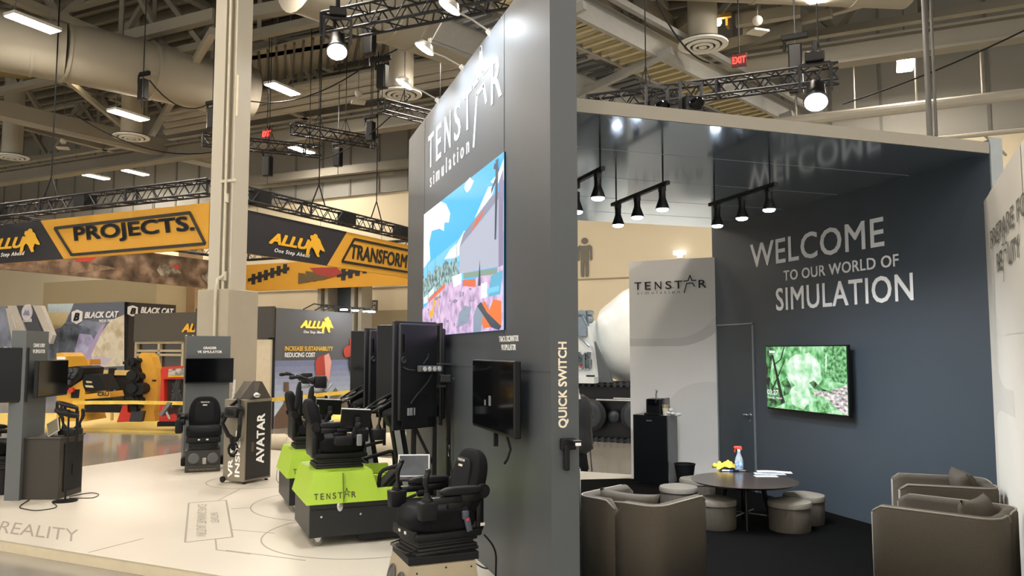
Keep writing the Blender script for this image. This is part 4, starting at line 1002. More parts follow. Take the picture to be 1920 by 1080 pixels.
# black headset hook on the end face
p = at_y(1063, 838, YN)
t = thing('headset_hook', 'black plastic headset hook on the narrow end of the sign wall under QUICK SWITCH', 'hook', (p.x, YN, p.z))
g = G(); g.box((0, -.02, .02), (.10, .04, .07), bev=.008); g.box((-.015, -.03, -.06), (.035, .04, .16), bev=.01); g.box((.02, -.07, .045), (.06, .12, .012), bev=.004); g.obj('hook_body', BLKM, t)
G().box((.02, -.133, .03), (.035, .006, .018)).obj('white_tag', WHT, t)
# television on wall_right with river picture
a = at_x(1441, 770, XR-.09); b = at_x(1596, 783, XR-.09); bt = at_x(1596, 646, XR-.09)
tw = a.y-b.y; th_ = bt.z-b.z
tv2 = flat_tv('wall_television', 'lit television showing a green river woodland on the dark welcome wall', (XR-.11, a.y, b.z), -pi/2, tw, th_, .04, pic=1)
gm = [glow_noise('river_green', '#2a7030', '#c9f0cf', 1.0, 11, .33, .66, h3='#7cc983'), glow_noise('river_pale', '#8fd698', '#f2fcf4', 1.0, 10, .35, .65), glow_noise('river_dark', '#10261a', '#5fa866', .9, 16, .4, .6), glow('river_trunk', '#15211c', .8), glow_noise('river_root', '#5b5153', '#f4eeec', 1.0, 16, .36, .62, stretch=(1, 1, 2)), glow('river_white', '#eef8f0', 1.0), glow_noise('river_leaf', '#1f6a2b', '#8fd694', .95, 28, .38, .62)]
sh = [(RECT, 0), (blob(.50, .62, .22, .28, 16, .15, 3), 1), (blob(.44, .22, .13, .20, 16, .15, 5), 1), ([(.0, .0), (.0, 1), (.10, 1), (.08, .72), (.03, .48), (.09, .36), (.2, .30), (.25, .10), (.1, .0)], 2),
      ([(.75, 1), (1, 1), (1, .45), (.82, .48), (.74, .62)], 6), ([(.2, .42), (.28, .50), (.34, .36), (.30, .24), (.22, .2), (.24, .34)], 2), ([(.62, .48), (.72, .36), (.80, .34), (.78, .28), (.62, .36), (.56, .44)], 2),
      ([(.73, .24), (.80, .33), (.88, .38), (1, .44), (1, 0), (.94, .02), (.86, .10), (.80, .18)], 4), ([(.60, .30), (.70, .33), (.78, .32), (.74, .25), (.62, .24)], 4), ([(.68, .10), (.78, .16), (.82, .02), (.70, .02)], 6),
      ([(.06, .28), (.17, .56), (.25, .78), (.262, .78), (.18, .54), (.075, .27)], 3), ([(.08, .88), (.105, .86), (.24, .12), (.20, .06)], 3), ([(.10, .70), (.2, .80), (.25, 1), (.265, 1), (.215, .79), (.11, .69)], 3), ([(.05, .9), (.13, .9), (.13, .93), (.05, .94)], 5),
      ([(.0, .36), (.06, .44), (.05, .50), (.0, .48)], 3), ([(.34, .28), (.42, .275), (.42, .29), (.34, .3)], 5), ([(.76, .62), (.78, .62), (.79, .90), (.77, .90)], 1)]
def qpl(poly): return poly
plate('screen_picture', V((.012, -.001, .018)), V((1, 0, 0)), ZZ, sh, gm, tv2, .0006, W=tw-.024, Hh=th_-.034)
g = G(); put_text(g, '03:27', V((.03, -.011, .165)), V((1, 0, 0)), ZZ, .20, .055, bold=.0, ext=.0005); put_text(g, 'Tuesday, March', V((.03, -.011, .115)), V((1, 0, 0)), ZZ, .26, .028, bold=.0, ext=.0005); g.obj('screen_clock', glow('clock_white', '#ffffff', 1.1), tv2)

# ================================================================ track lights
SPB = glow('track_bulb', '#eef4ff', 45)
def make_track(x, y0, y1, zr, spots, label, tall=()):
    t = thing('track_light', label, 'track light', (x, y1, zr), 0, 'track lights under the lounge ceiling')
    L_ = y0-y1
    G().box((0, L_/2, 0), (.035, L_, .03)).obj('track_rail', BLK, t)
    for f in (.08, .92): G().cyl((0, L_*f, .015), (0, L_*f, HC-zr), .008, n=6).obj('hanger_rod', BLK, t)
    for (ys, zs) in spots:
        l = ys-y1; d = zs-zr
        g = G(); g.box((0, l, -.03), (.04, .06, .05)); g.cyl((0, l, -.05), (0, l, d+.15), .009, n=6)
        g.lathe([(.020, d+.165), (.028, d+.158), (.028, d+.095), (.034, d+.075), (.056, d+.012), (.057, d+.0), (.052, d+.0), (.03, d+.04)], (0, l, 0), 20)
        h = g.obj('spot_head', BLK, t, True)
        g = G(); g.lathe([(.050, d+.012), (.049, d-.008), (.034, d-.018), (.002, d-.022)], (0, l, 0), 18); g.obj('bulb', SPB, h, True)
        spot_lamp(V((0, l, d-.04)), V((.0, l, -5)), 90, 164, (.93, .96, 1), .9, .06, parent=t)
    return t
def spz(px, py, X): return at_x(px, py, X)
T = [(2.50, [(1081, 397), (1121, 371)], 'left track under the lounge ceiling with two lit spots beside the sign wall', 3.06), (3.20, [(1159, 422), (1195, 407), (1242, 392)], 'middle track with three lit bell-shaped spots under the glossy ceiling', 3.05), (4.10, [(1345, 423), (1391, 409), (1442, 393)], 'right track with three lit spots in front of the dark welcome wall', 3.06)]
for X, sp, lb, zr in T:
    pts = [at_x(px, py, X) for px, py in sp]
    make_track(X, max(p.y for p in pts)+.12, min(p.y for p in pts)-.1, zr, [(p.y, p.z) for p in pts], lb)

# ================================================================ arm lights on the top edge of wall_left
ARMB = mat('arm_light_nickel', '#c9c6bf', .3, .7)
for k, (bx_, by_, hx, hy, lb) in enumerate(((918, 56, 842, 15, 'top arm light clipped on the sloping edge of the sign wall, nearest'), (868, 128, 795, 92, 'middle arm light on the top edge of the sign wall'), (822, 188, 757, 158, 'lowest arm light on the top edge of the sign wall, nearest its far end'))):
    yb_ = at_x(bx_, by_, XL).y; base = V((XL+.02, yb_, HL))
    hp = at_y(hx, hy, yb_-.05)
    t = thing('arm_light', lb, 'lamp', base, 0, 'arm lights on the sign wall')
    d = hp-base
    g = G(); g.tube([(.0, 0, -.02), V((0, 0, 0))+d*.12], [.03, .022], 10); g.tube([d*.1, d*.5+ZZ*.015, d*.92], .008, 8); g.obj('arm', ARMB, t, True)
    g = G(); R = RZ(0) @ RX(0) @ RY(.5)
    g.lathe([(.02, .075), (.05, .06), (.085, .0), (.078, .0), (.045, .045)], d, 20, R, 1.2, .8); g.obj('lamp_shade', ARMB, t, True)
    g = G(); g.lathe([(.074, .002), (.03, -.004), (.002, -.005)], d, 18, R, 1.2, .8); g.obj('lamp_face', glow('arm_face', '#f4f8ff', 55), t)
    spot_lamp(d-V((0, 0, .03)), V((.35, -.05, -1.2)), 115, 130, (.88, .94, 1), 1, .07, parent=t)

# ================================================================ armchairs
def rpath(pts, r, n=5):
    """rounded polyline"""
    out = [V(pts[0])]
    for a, b, c in zip(pts, pts[1:], pts[2:]):
        a, b, c = V(a), V(b), V(c); u = (a-b).normalized(); w_ = (c-b).normalized()
        p = b+u*r; q = b+w_*r
        for k in range(n+1):
            t = k/n; out.append(p*(1-t)**2+b*2*t*(1-t)+q*t*t)
    out.append(V(pts[-1])); return out
def panel(g, path, z0, z1, th, dip=None, rtop=.03):
    """upholstered wall following a plan path, rounded top"""
    prof = [(-.5, 0), (-.5, .0), (-.5, 1.0), (-.42, 1.6), (-.22, 1.95), (0, 2.05), (.22, 1.95), (.42, 1.6), (.5, 1.0), (.5, 0)]
    n = len(path); rings = []
    tot = sum((path[i+1]-path[i]).length for i in range(n-1)); s = 0
    for i, p in enumerate(path):
        if i: s += (path[i]-path[i-1]).length
        t = (path[min(i+1, n-1)]-path[max(i-1, 0)]).normalized(); q = V((-t.y, t.x, 0))
        f = s/tot; zt = z1-(dip(f) if dip else 0)
        end = min(s, tot-s); k = min(1, end/.05); zt2 = z0+(zt-z0)*(1-.06*(1-k)**2)
        ring = []
        for (x, y) in prof:
            z = z0+(zt2-rtop-z0)*min(y, 1.0) + rtop*max(0, y-1.0)
            ring.append(g.bm.verts.new(p+q*x*th*(1-.25*(1-k)**2)+ZZ*z))
        rings.append(ring)
    for a, b in zip(rings, rings[1:]):
        for k in range(len(prof)):
            k2 = (k+1) % len(prof)
            try: g.bm.faces.new((a[k], a[k2], b[k2], b[k]))
            except ValueError: pass
    for r_ in (rings[0][::-1], rings[-1]):
        try: g.bm.faces.new(r_)
        except ValueError: pass
def armchair(label, corner, ang, D, W, H_=.70, notch=True):
    """corner = outer rear-right corner on plan; faces local +x; y to its left"""
    t = thing('armchair', label, 'armchair', (corner[0], corner[1], 0), ang, 'taupe fabric lounge armchairs')
    th = .085; z0 = .15
    P = [V((D, th/2, 0)), V((th/2, th/2, 0)), V((th/2, W-th/2, 0)), V((D, W-th/2, 0))]
    A = rpath([P[0], P[1], P[2]*.5+P[1]*.5], .10); 
    mid = (P[1]+P[2])/2
    def dens(pth):
        o = []
        for a, b in zip(pth, pth[1:]):
            m_ = max(1, int((b-a).length/.05))
            for k in range(m_): o.append(a.lerp(b, k/m_))
        o.append(pth[-1]); return o
    A = dens(A); Bp = dens(rpath([mid, P[2], P[3]], .10))
    g = G(); panel(g, A, z0, H_, th, dip=lambda f: .05*max(0, (f-.93)/.07)**1.6); g.obj('shell_panel', FAB, t, 'all')
    g = G(); panel(g, Bp, z0, H_, th, dip=lambda f: .05*max(0, (.07-f)/.07)**1.6); g.obj('shell_panel', FAB, t, 'all')
    g = G()
    for pth, fl_ in ((A, 1), (Bp, -1)):
        cen = V((D/2, W/2, 0))
        pts = []; npt = len(pth); ek = lambda i: max(0, 1-(i if fl_ == 1 else npt-1-i)*.045/.05)**2
        for i, p in enumerate(pth):
            tt = (pth[min(i+1, len(pth)-1)]-pth[max(i-1, 0)]).normalized(); q = V((-tt.y, tt.x, 0))
            if q.dot(p-cen) < 0: q = -q
            pts.append(p+q*th*.40*(1-.25*ek(i))+ZZ*(H_-.006-.036*ek(i)-( .05*max(0, ((i/len(pth))-.93)/.07)**1.6 if fl_ == 1 else .05*max(0, (.07-i/len(pth))/.07)**1.6)))
        g.tube(pts, .006, 6)
        e = pth[0] if fl_ == 1 else pth[-1]
        for yy in (-.4, .4): g.tube([e+V((.002, th*yy*.75, z0+.01)), e+V((.003, th*yy*.75, H_-.05))], .005, 6)
    g.obj('piping', FABL, t, 'all')
    g = G(); g.box((D*.52, W/2, .30), (D*.86, W-2*th-.01, .28), bev=.045, seg=3); g.obj('seat_cushion', FAB, t, 'all')
    g = G(); g.box((D*.5, W/2, .155), (D*.9, W-.1, .03)); g.obj('seat_base', FAB, t)
    for x, y in ((.07, .07), (D-.07, .07), (.07, W-.07), (D-.07, W-.07)):
        G().cyl((x, y, .15), (x, y, .009), .017, .011, 10).obj('leg', BLK, t)
    return t
def cushion(label, c, rx, ry, rz, w_=.42, h_=.40, th=.13):
    g = G(); n = 12
    vs = [[[None]*(n+1) for _ in range(n+1)] for _ in range(2)]
    for sd in (0, 1):
        for i in range(n+1):
            for j in range(n+1):
                u = i/n*2-1; v = j/n*2-1
                pin = 1-.10*(1-abs(u)**2)*abs(v)**3-.0; pin2 = 1-.10*(1-abs(v)**2)*abs(u)**3
                zz = th/2*((1-u**4)*(1-v**4))**.5*(1 if sd else -1)
                if abs(u) == 1 or abs(v) == 1:
                    if sd == 1: vs[1][i][j] = vs[0][i][j]; continue
                vs[sd][i][j] = g.bm.verts.new(V((u*w_/2*pin2, zz, v*h_/2*pin)))
    for sd in (0, 1):
        for i in range(n):
            for j in range(n):
                try: g.bm.faces.new((vs[sd][i][j], vs[sd][i+1][j], vs[sd][i+1][j+1], vs[sd][i][j+1]))
                except ValueError: pass
    o = g.obj('cushion', FAB, None, 'all'); o.location = V(c); o.rotation_euler = (rx, ry, rz)
    return tag(o, label, 'cushion', 'taupe armchair cushions')
aL = radians(29.5)
armchair('nearest taupe armchair at lower left of the lounge, its back turned to us', (2.46, 4.55), aL, .62, .68)
def lc(corner, ang, x, y, z): return V((corner[0]+cos(ang)*x-sin(ang)*y, corner[1]+sin(ang)*x+cos(ang)*y, z))
cushion('taupe cushion leaning on the back of the left armchair', lc((2.46, 4.55), aL, .19, .37, .565), -.25, 0, aL-pi/2+.1, .46, .34, .14)
armchair('taupe armchair mostly hidden behind the sign wall end', (2.15, 6.42), radians(8), .62, .66, .70)
armchair('nearest taupe armchair at the lower right corner', (4.68, 3.875), radians(119), .72, .60, .70)
cushion('taupe cushion inside the nearest right armchair', lc((4.675, 3.885), radians(119), .17, .26, .60), -.25, 0, radians(119)-pi/2-.1, .40, .34, .14)
armchair('taupe armchair behind the nearest right one, against the dark wall', (5.48, 4.85), radians(142), .66, .60, .70)
cushion('taupe cushion inside the far right armchair', lc((5.48, 4.85), radians(142), .17, .22, .61), -.25, 0, radians(142)-pi/2+.1, .40, .34, .14)

# ================================================================ stools, table and what lies on it
def stool(label, px, d, r=.198, h=.275):
    p = at_d(px, 960, d); t = thing('round_stool', label, 'stool', (p.x, p.y, .009), 0, 'round taupe stools')
    G().lathe([(r*.93, 0), (r*.95, .012), (r*.96, h*.76), (r*.93, h*.79)], n=36).obj('stool_body', mat('stool_wood_fabric', '#4a443b', .9, noise=.12, scale=9, stretch=(6, 6, .6), bump=.2), t, True)
    G().lathe([(r*.94, h*.79), (r*1.0, h*.80), (r*1.01, h*.92), (r*.97, h*.975), (r*.6, h*1.03), (r*.05, h*1.045)], n=36).obj('stool_lid', mat('stool_lid_fabric', '#7b756b', .9, noise=.08, scale=50, bump=.2), t, True)
    return t
stool('round stool in front of the table, left of its legs', 1342, 7.96)
stool('round stool at the right front of the table, nearest of the right pair', 1480.5, 8.04)
stool('round stool beside the dark wall, behind the right front stool', 1508, 8.43)
stool('round stool at the left of the table, behind the left armchair', 1273, 8.58)
stool('round stool farthest back, half hidden beneath the table edge by the bin', 1309, 9.15)
TZ = .44
tc_ = at_d(1395, 900, 8.1); TX, TY = tc_.x, tc_.y
t = thing('round_table', 'low round dark wood table with slanted legs between the stools', 'table', (TX, TY, .009))
TZ_ = TZ
G().lathe([(.47, TZ_-.03), (.50, TZ_-.012), (.502, TZ_-.009), (.49, TZ_-.009)], n=56).obj('table_top', mat('dark_table_top', '#3b3430', .22, noise=.08, scale=4), t, True)
G().lathe([(.2, TZ_-.06), (.2, TZ_-.032)], n=24).obj('under_plate', BLKM, t)
for k in range(4):
    a = radians(45+90*k+15); G().cyl((cos(a)*.17, sin(a)*.17, TZ_-.05), (cos(a)*.25, sin(a)*.25, 0), .026, .012, 10).obj('leg', BLK, t, True)
g = G(); g.cyl((.18, .12, .12), (-.18, -.12, .12), .008, n=6); g.cyl((-.12, .18, .12), (.12, -.18, .12), .008, n=6); g.obj('cross_brace', STEEL, t)
def on_t(px, py, dz=0): return at_z(px, py, TZ+dz)
p = on_t(1386, 882)
t = thing('spray_bottle', 'clear spray bottle with red trigger head and blue label on the round table', 'bottle', (p.x, p.y, TZ), radians(150))
G().lathe([(.034, 0), (.036, .01), (.036, .10), (.030, .13), (.017, .165), (.014, .19), (.014, .20)], n=20, sx=1.15, sy=.8).obj('bottle_body', mat('bottle_plastic', '#c8d3da', .15, alpha=.35), t, True)
G().lathe([(.0365, .03), (.0368, .03), (.0368, .095), (.0365, .095)], n=20, sx=1.15, sy=.8).obj('bottle_label', mat('blue_white_label', '#4e86c2', .4, hex2='#dfe9f2', scale=30), t, True)
G().cyl((0, 0, .195), (0, 0, .218), .016, n=14).obj('collar', WHT, t)
g = G(); g.box((.008, 0, .235), (.075, .028, .03), bev=.008); g.box((.04, 0, .235), (.02, .02, .018)); g.tube([(.03, 0, .225), (.042, 0, .20), (.036, 0, .185)], .006, 6); g.box((-.02, 0, .225), (.03, .026, .03), bev=.008); g.obj('trigger_head', mat('red_trigger', '#e2493a', .35), t)
# yellow cloth
g = G(); rd = random.Random(3); n = 18; c = on_t(1362, 879); grid = []
for i in range(n+1):
    row = []
    for j in range(n+1):
        u = i/n*2-1; v = j/n*2-1
        r2 = u*u+v*v; hgt = .075*max(0, 1-r2*.62)**.8*(.8+.25*sin(7*u+2.5*v)+.18*sin(11*v-3*u)) + .012*sin(9*u)*cos(8*v)
        x = u*.125*(1+.15*sin(3*v)) ; y = v*.085*(1+.2*cos(4*u))
        row.append(g.bm.verts.new(V((x*cos(-.4)-y*sin(-.4), x*sin(-.4)+y*cos(-.4), max(.003, hgt)))))
    grid.append(row)
for i in range(n):
    for j in range(n): g.bm.faces.new((grid[i][j], grid[i+1][j], grid[i+1][j+1], grid[i][j+1]))
o = g.obj('cleaning_cloth', mat('yellow_cloth', '#e8c84e', .85, noise=.05, scale=30, bump=.2), None, 'all'); o.location = c
md = o.modifiers.new('Solidify', 'SOLIDIFY'); md.thickness = .003
tag(o, 'crumpled yellow cleaning cloth heaped on the round table', 'cloth')
for k, (px, py, an, L_, m1, m2, lb) in enumerate(((1364, 884, -.45, .11, mat('pen_blue', '#3566a8', .3), WHT, 'blue and white marker pen on the table in front of the yellow cloth'), (1373, 881, -.35, .13, BLK, BLKM, 'black marker pen on the table beside the blue one'),
      (1385, 884, -.2, .12, BLK, GRY, 'black remote control lying at the foot of the spray bottle'), (1394, 884.5, -.5, .10, GRY, BLK, 'small grey pen right of the spray bottle'))):
    p = on_t(px, py); t = thing('marker_pen' if k != 2 else 'remote_control', lb, 'pen' if k != 2 else 'remote', (p.x, p.y, TZ+.009), an)
    if k == 2: G().box((0, 0, 0), (.13, .035, .016), bev=.004).obj('remote_body', BLK, t); G().box((.0, 0, .009), (.08, .02, .002)).obj('button_field', GRY, t)
    else:
        G().cyl((-L_/2, 0, 0), (L_*.2, 0, 0), .0085, n=10).obj('barrel', m2 if k == 0 else m1, t, True); G().cyl((L_*.2, 0, 0), (L_/2, 0, 0), .009, n=10).obj('cap', m1 if k == 0 else m2, t, True)
for k, (px, py, an, w_, h_, m_, lb) in enumerate(((1443, 889, -.45, .30, .13, mat('blue_printed_paper', '#8fa4bd', .5, hex2='#dfe5ea', scale=25), 'printed blue and white leaflet on the right of the round table'), (1452, 887, -.5, .34, .12, WHT, 'white paper sheet lying over the leaflet on the round table'), (1436, 893, -.35, .22, .10, mat('grey_brochure', '#b9c0c6', .45, hex2='#e8e8e6', scale=30), 'grey brochure nearest the table edge, under the white sheet'))):
    p = on_t(px, py); g = G()
    if k == 1:
        n = 8
        for i in range(n):
            g.prism([V((-w_/2+w_*i/n, -h_/2, .004*sin(i*.6))), V((-w_/2+w_*(i+1)/n, -h_/2, .004*sin((i+1)*.6))), V((-w_/2+w_*(i+1)/n, h_/2, .004*sin((i+1)*.6)+.002)), V((-w_/2+w_*i/n, h_/2, .004*sin(i*.6)+.002))], (0, 0, .0012))
    else: g.box((0, 0, 0), (w_, h_, .003))
    o = g.obj('paper_sheet' if k == 1 else 'leaflet', m_); o.location = (p.x, p.y, TZ+(.004 if k == 0 else (.011 if k == 1 else .002))); o.rotation_euler = (0, 0, an); tag(o, lb, 'paper')

# ================================================================ fridge corner
a = at_z(1188, 905, .009); b = at_z(1250, 908, .009)
fa = radians(-48); fd = V((cos(fa), sin(fa), 0))
t = thing('mini_fridge', 'tall black mini fridge with grey side, carrying the coffee machine', 'fridge', a, fa)
FW, FD, FH = .455, .36, .86
G().box((FW/2, .045+FD/2, FH/2), (FW, FD, FH), bev=.008).obj('cabinet', mat('fridge_grey', '#77787a', .45), t)
G().box((FW/2, .02, FH/2+.01), (FW, .038, FH-.02), bev=.008).obj('fridge_door', mat('fridge_black', '#0e1013', .25, coat=.3), t)
g = G(); g.box((FW*.48, -.002, FH*.92), (FW*.16, .004, .018), bev=.001); g.obj('badge', STEEL, t)
def on_f(x, y): return a+V((cos(fa)*x-sin(fa)*y, sin(fa)*x+cos(fa)*y, FH))
p = on_f(FW*.55, .2)
t = thing('coffee_machine', 'black pod coffee machine with a raised steel lever on the fridge', 'coffee machine', p, fa)
g = G(); g.box((0, 0, .10), (.20, .26, .20), bev=.015); g.box((0, -.15, .012), (.20, .1, .024), bev=.006); g.obj('machine_body', BLK, t)
g = G(); g.box((0, -.15, .17), (.13, .07, .07), bev=.015); g.cyl((0, -.16, .13), (0, -.16, .14), .012); g.obj('brew_head', BLKG, t)
g = G(); g.tube([(.0, -.02, .20), (.0, -.03, .25), (.01, -.03, .29)], .013, 8); g.sph((.01, -.03, .295), .018); g.obj('lever', STEEL, t, True)
G().box((.115, .02, .11), (.04, .22, .2), bev=.01).obj('water_tank', mat('smoky_tank', '#3b3f45', .1, coat=.5), t)
p = on_f(FW*.88, .1)
t = thing('cup_of_stirrers', 'paper cup filled with wooden stirrers beside the coffee machine', 'cup', p)
G().lathe([(.028, 0), (.040, .09), (.037, .09), (.026, .005)], n=18).obj('cup', mat('paper_cup', '#e4dccb', .7), t, True)
g = G(); rd = random.Random(2)
for k in range(14): an = rd.uniform(0, 6.28); r_ = rd.uniform(.005, .03); g.bar((cos(an)*r_*.4, sin(an)*r_*.4, .02), (cos(an)*r_*1.5, sin(an)*r_*1.5, .135), .006, .003)
g.obj('stirrers', mat('birch_wood', '#d3ba8c', .7), t)
p = on_f(FW*1.12, .14); g = G(); rd = random.Random(8)
for k in range(9): g.sph((rd.uniform(-.05, .07), rd.uniform(-.05, .05), .012+rd.uniform(0, .06)*(k > 4)), (.035, .03, .022), 8)
o = g.obj('sugar_sachets', mat('white_wrapper', '#f0efec', .6), None, 'all'); o.location = p-V((.03, 0, 0)); tag(o, 'heap of white sachets and napkins at the right end of the fridge top', 'sachets')
p = at_d(1284, 880, 10.35)
t = thing('waste_bin', 'black open waste bin between the fridge and the table', 'bin', (p.x, p.y, .009))
G().lathe([(.085, 0), (.092, .005), (.128, .25), (.135, .25), (.135, .262), (.120, .262), (.118, .24), (.088, .012)], n=28).obj('bin_body', BLKM, t, True)

# ================================================================ outside behind the lounge: crawler mixer
TU = 15.0
def tu(px, py, U=TU): p = at_u(px, py, U); return V((p.dot(HV), p.dot(HU), p.z))
e0 = at_u(1095, 700, TU).dot(HV); e1 = at_u(1183, 700, TU).dot(HV)
mx_ = thing('crawler_mixer', 'white concrete mixer drum on a black rubber-tracked carrier, seen through the lounge opening', 'construction machine', hl(TU, e0, -.1), RH)
def L3(px, py, dy=0): p = at_u(px, py, TU); return V((p.dot(HV)-e0, dy, p.z+.1))
zt = L3(1100, 716).z; zb = L3(1100, 832).z*0
Ltr = 3.2; x0 = -1.3
# side frame and rubber track
G().box((x0+Ltr/2, .45, zt*.5), (Ltr-.3, .5, zt*.86)).obj('carrier_frame', mat('carrier_blue_black', '#11161d', .4, .2), mx_)
g = G()
oval = []
R_ = zt/2-.04
for k in range(25): an = pi/2+pi*k/24; oval.append((x0+.55+cos(an)*R_, zt/2+sin(an)*R_))
for k in range(25): an = -pi/2+pi*k/24; oval.append((x0+Ltr-.55+cos(an)*R_, zt/2+sin(an)*R_))
for (ax, az), (bx2, bz) in zip(oval, oval[1:]+oval[:1]): g.bar((ax, .3, az), (bx2, .3, bz), .55, .05)
g.obj('track_belt', mat('track_rubber', '#17191d', .7), mx_)
g = G(); per = [V((x, 0, z)) for x, z in oval]+[V((oval[0][0], 0, oval[0][1]))]
acc = 0
for A_, B2 in zip(per, per[1:]):
    L_ = (B2-A_).length; m_ = max(1, round(L_/.13))
    for k in range(m_):
        p = A_.lerp(B2, (k+.5)/m_); nrm = (B2-A_).normalized(); o_ = V((nrm.z, 0, -nrm.x)) 
        g.box((p.x+ -o_.x*.0, .3, p.z), (.06, .57, .10), RY(-atan2(nrm.z, nrm.x)))
g.obj('track_lugs', mat('lug_steel', '#33373d', .35, .5), mx_)
for px in (1107, 1195):
    c = L3(px, 792)
    g = G(); g.lathe([(.30, -.05), (.33, -.03), (.33, .03), (.30, .05)], (c.x, .0, .52), 28, RX(pi/2)); g.obj('road_wheel', mat('wheel_black', '#0f1216', .4), mx_, True)
    g = G(); g.lathe([(.24, .05), (.25, .06), (.22, .07), (.10, .05), (.04, .09), (.01, .09)], (c.x, .0, .52), 28, RX(pi/2)); g.obj('wheel_rim', mat('rim_dark', '#3d434b', .3, .6), mx_, True)
g = G(); c = L3(1150, 792); g.sph((c.x, .05, .50), (.13, .05, .13)); g.obj('idler_cap', mat('rim_dark', '#3d434b', .3, .6), mx_, True)
g = G(); g.box((L3(1160, 750).x, -.02, L3(1160, 750).z), (.9, .06, .03)); g.box((L3(1175, 747).x, -.03, L3(1175, 747).z), (.5, .06, .025)); g.obj('step_plate', STEEL, mx_)
# drum, axis tilted
g = G(); dc = L3(1162, 625, 1.2)
prof = [(.32, -1.25), (.62, -1.12), (.95, -.8), (1.12, -.2), (1.12, .35), (.95, .9), (.55, 1.6), (.5, 1.75)]
R = RY(radians(68))
g.lathe([(r*.95, z) for r, z in prof], dc+V((.35, 0, .02)), 44, R); g.obj('mixer_drum', mat('drum_white', '#eef3f4', .3, noise=.02, coat=.3), mx_, 'all')
g = G(); g.prism([L3(1108, 650), L3(1112, 640), L3(1140, 716), L3(1122, 716)], V((0, .2, 0))); g.prism([L3(1085, 716), L3(1120, 716), L3(1116, 660), L3(1106, 640), L3(1100, 600), L3(1085, 600)], V((0, .9, 0))); g.obj('white_support', mat('support_white', '#d5dce0', .35), mx_)
g = G(); g.prism([L3(1115, 640, -.02), L3(1149, 717, -.02), L3(1124, 717, -.02)], V((0, .1, 0))); g.obj('dark_gusset', mat('gusset_grey', '#4b5257', .4), mx_)
g = G(); 
def fr_(x0_, y0_, x1_, y1_, r=.018, dy=-.08):
    q = [L3(x0_, y0_, dy), L3(x1_, y0_, dy), L3(x1_, y1_, dy), L3(x0_, y1_, dy)]; g.tube(rpath([q[0], q[1], q[2], q[3], q[0], q[1]], .06)[6:-1], r, 6)
fr_(1078, 661, 1096, 693); fr_(1098, 661, 1109, 693); g.obj('guard_rail', mat('guard_steel', '#8a969f', .25, .8), mx_)
g = G(); c = L3(1094, 687, -.06); g.cyl(c, c+V((0, .06, 0)), .05, n=14); g.obj('red_valve', RED, mx_)
g = G(); rd = random.Random(4)
for k in range(14): c = L3(rd.uniform(1080, 1106), rd.uniform(662, 692), -.02); g.box(c, (rd.uniform(.05, .16), .08, rd.uniform(.04, .12)))
g.obj('valve_block', mat('valve_grey', '#5b646c', .3, .6), mx_)
g = G(); 
for (xx, yy, r_) in ((1090, 588, .07), (1098, 598, .09), (1087, 606, .06), (1102, 586, .05)): c = L3(xx, yy, -.05); g.cyl(c, c+V((0, .3, 0)), r_, n=12)
g.box(L3(1092, 607, .0), (.22, .2, .5)); g.tube([L3(1082, 590, -.1), L3(1096, 592, -.1), L3(1104, 610, -.1)], .03, 8); g.tube([L3(1082, 625, -.1), L3(1098, 640, -.1), L3(1108, 650, -.1)], .02, 8); g.obj('hydraulic_motor', mat('hydraulic_steel', '#76838f', .3, .7), mx_)
g = G(); g.box(L3(1108, 708, -.03), (.16, .05, .10)); g.obj('vent_grille', BLK, mx_)
g = G(); g.box(L3(1095, 712, -.0), (.6, .5, .12)); g.obj('deck_plate', mat('support_white', '#d5dce0', .35), mx_)
# men's room sign on the back wall
c = at_u(1097, 483, UB); s_ = (at_u(1097, 446, UB).z-at_u(1097, 520, UB).z)
g = G(); cv = c.dot(HV); z0_ = at_u(1097, 520, UB).z
def MP(x, z): return hl(UB-.03, cv+x*s_, z0_+z*s_)
n = -HU*.03
g.prism([MP(.085*cos(2*pi*k/20), .92+.085*sin(2*pi*k/20)*.95) for k in range(20)], n)
g.prism([MP(-.105, .10), MP(-.105, .80), MP(.105, .80), MP(.105, .10), MP(.09, .02), MP(.05, .0), MP(.02, .03), MP(.012, .42), MP(-.012, .42), MP(-.02, .03), MP(-.05, 0), MP(-.09, .02)], n)
for s__ in (-1, 1): g.prism([MP(s__*.10, .81), MP(s__*.15, .81), MP(s__*.19, .76), MP(s__*.20, .45), MP(s__*.17, .41), MP(s__*.145, .44), MP(s__*.14, .70), MP(s__*.10, .70)], n)
tag(g.obj('restroom_pictogram', mat('pictogram_grey', '#6f6c63', .6)), 'large grey standing man restroom pictogram on the beige wall', 'sign')
# small exit style lamp on the beige wall above the panel
p = at_u(1274, 474, UB-.2); t = thing('wall_lamp', 'small bright lamp on the beige wall above the fabric panel', 'lamp', p, RH)
G().box((0, 0, 0), (.42, .16, .14), bev=.02).obj('lamp_body', glow('wall_lamp_face', '#ffffff', 3), t); G().box((0, .1, -.1), (.2, .1, .16)).obj('lamp_bracket', WHT, t)
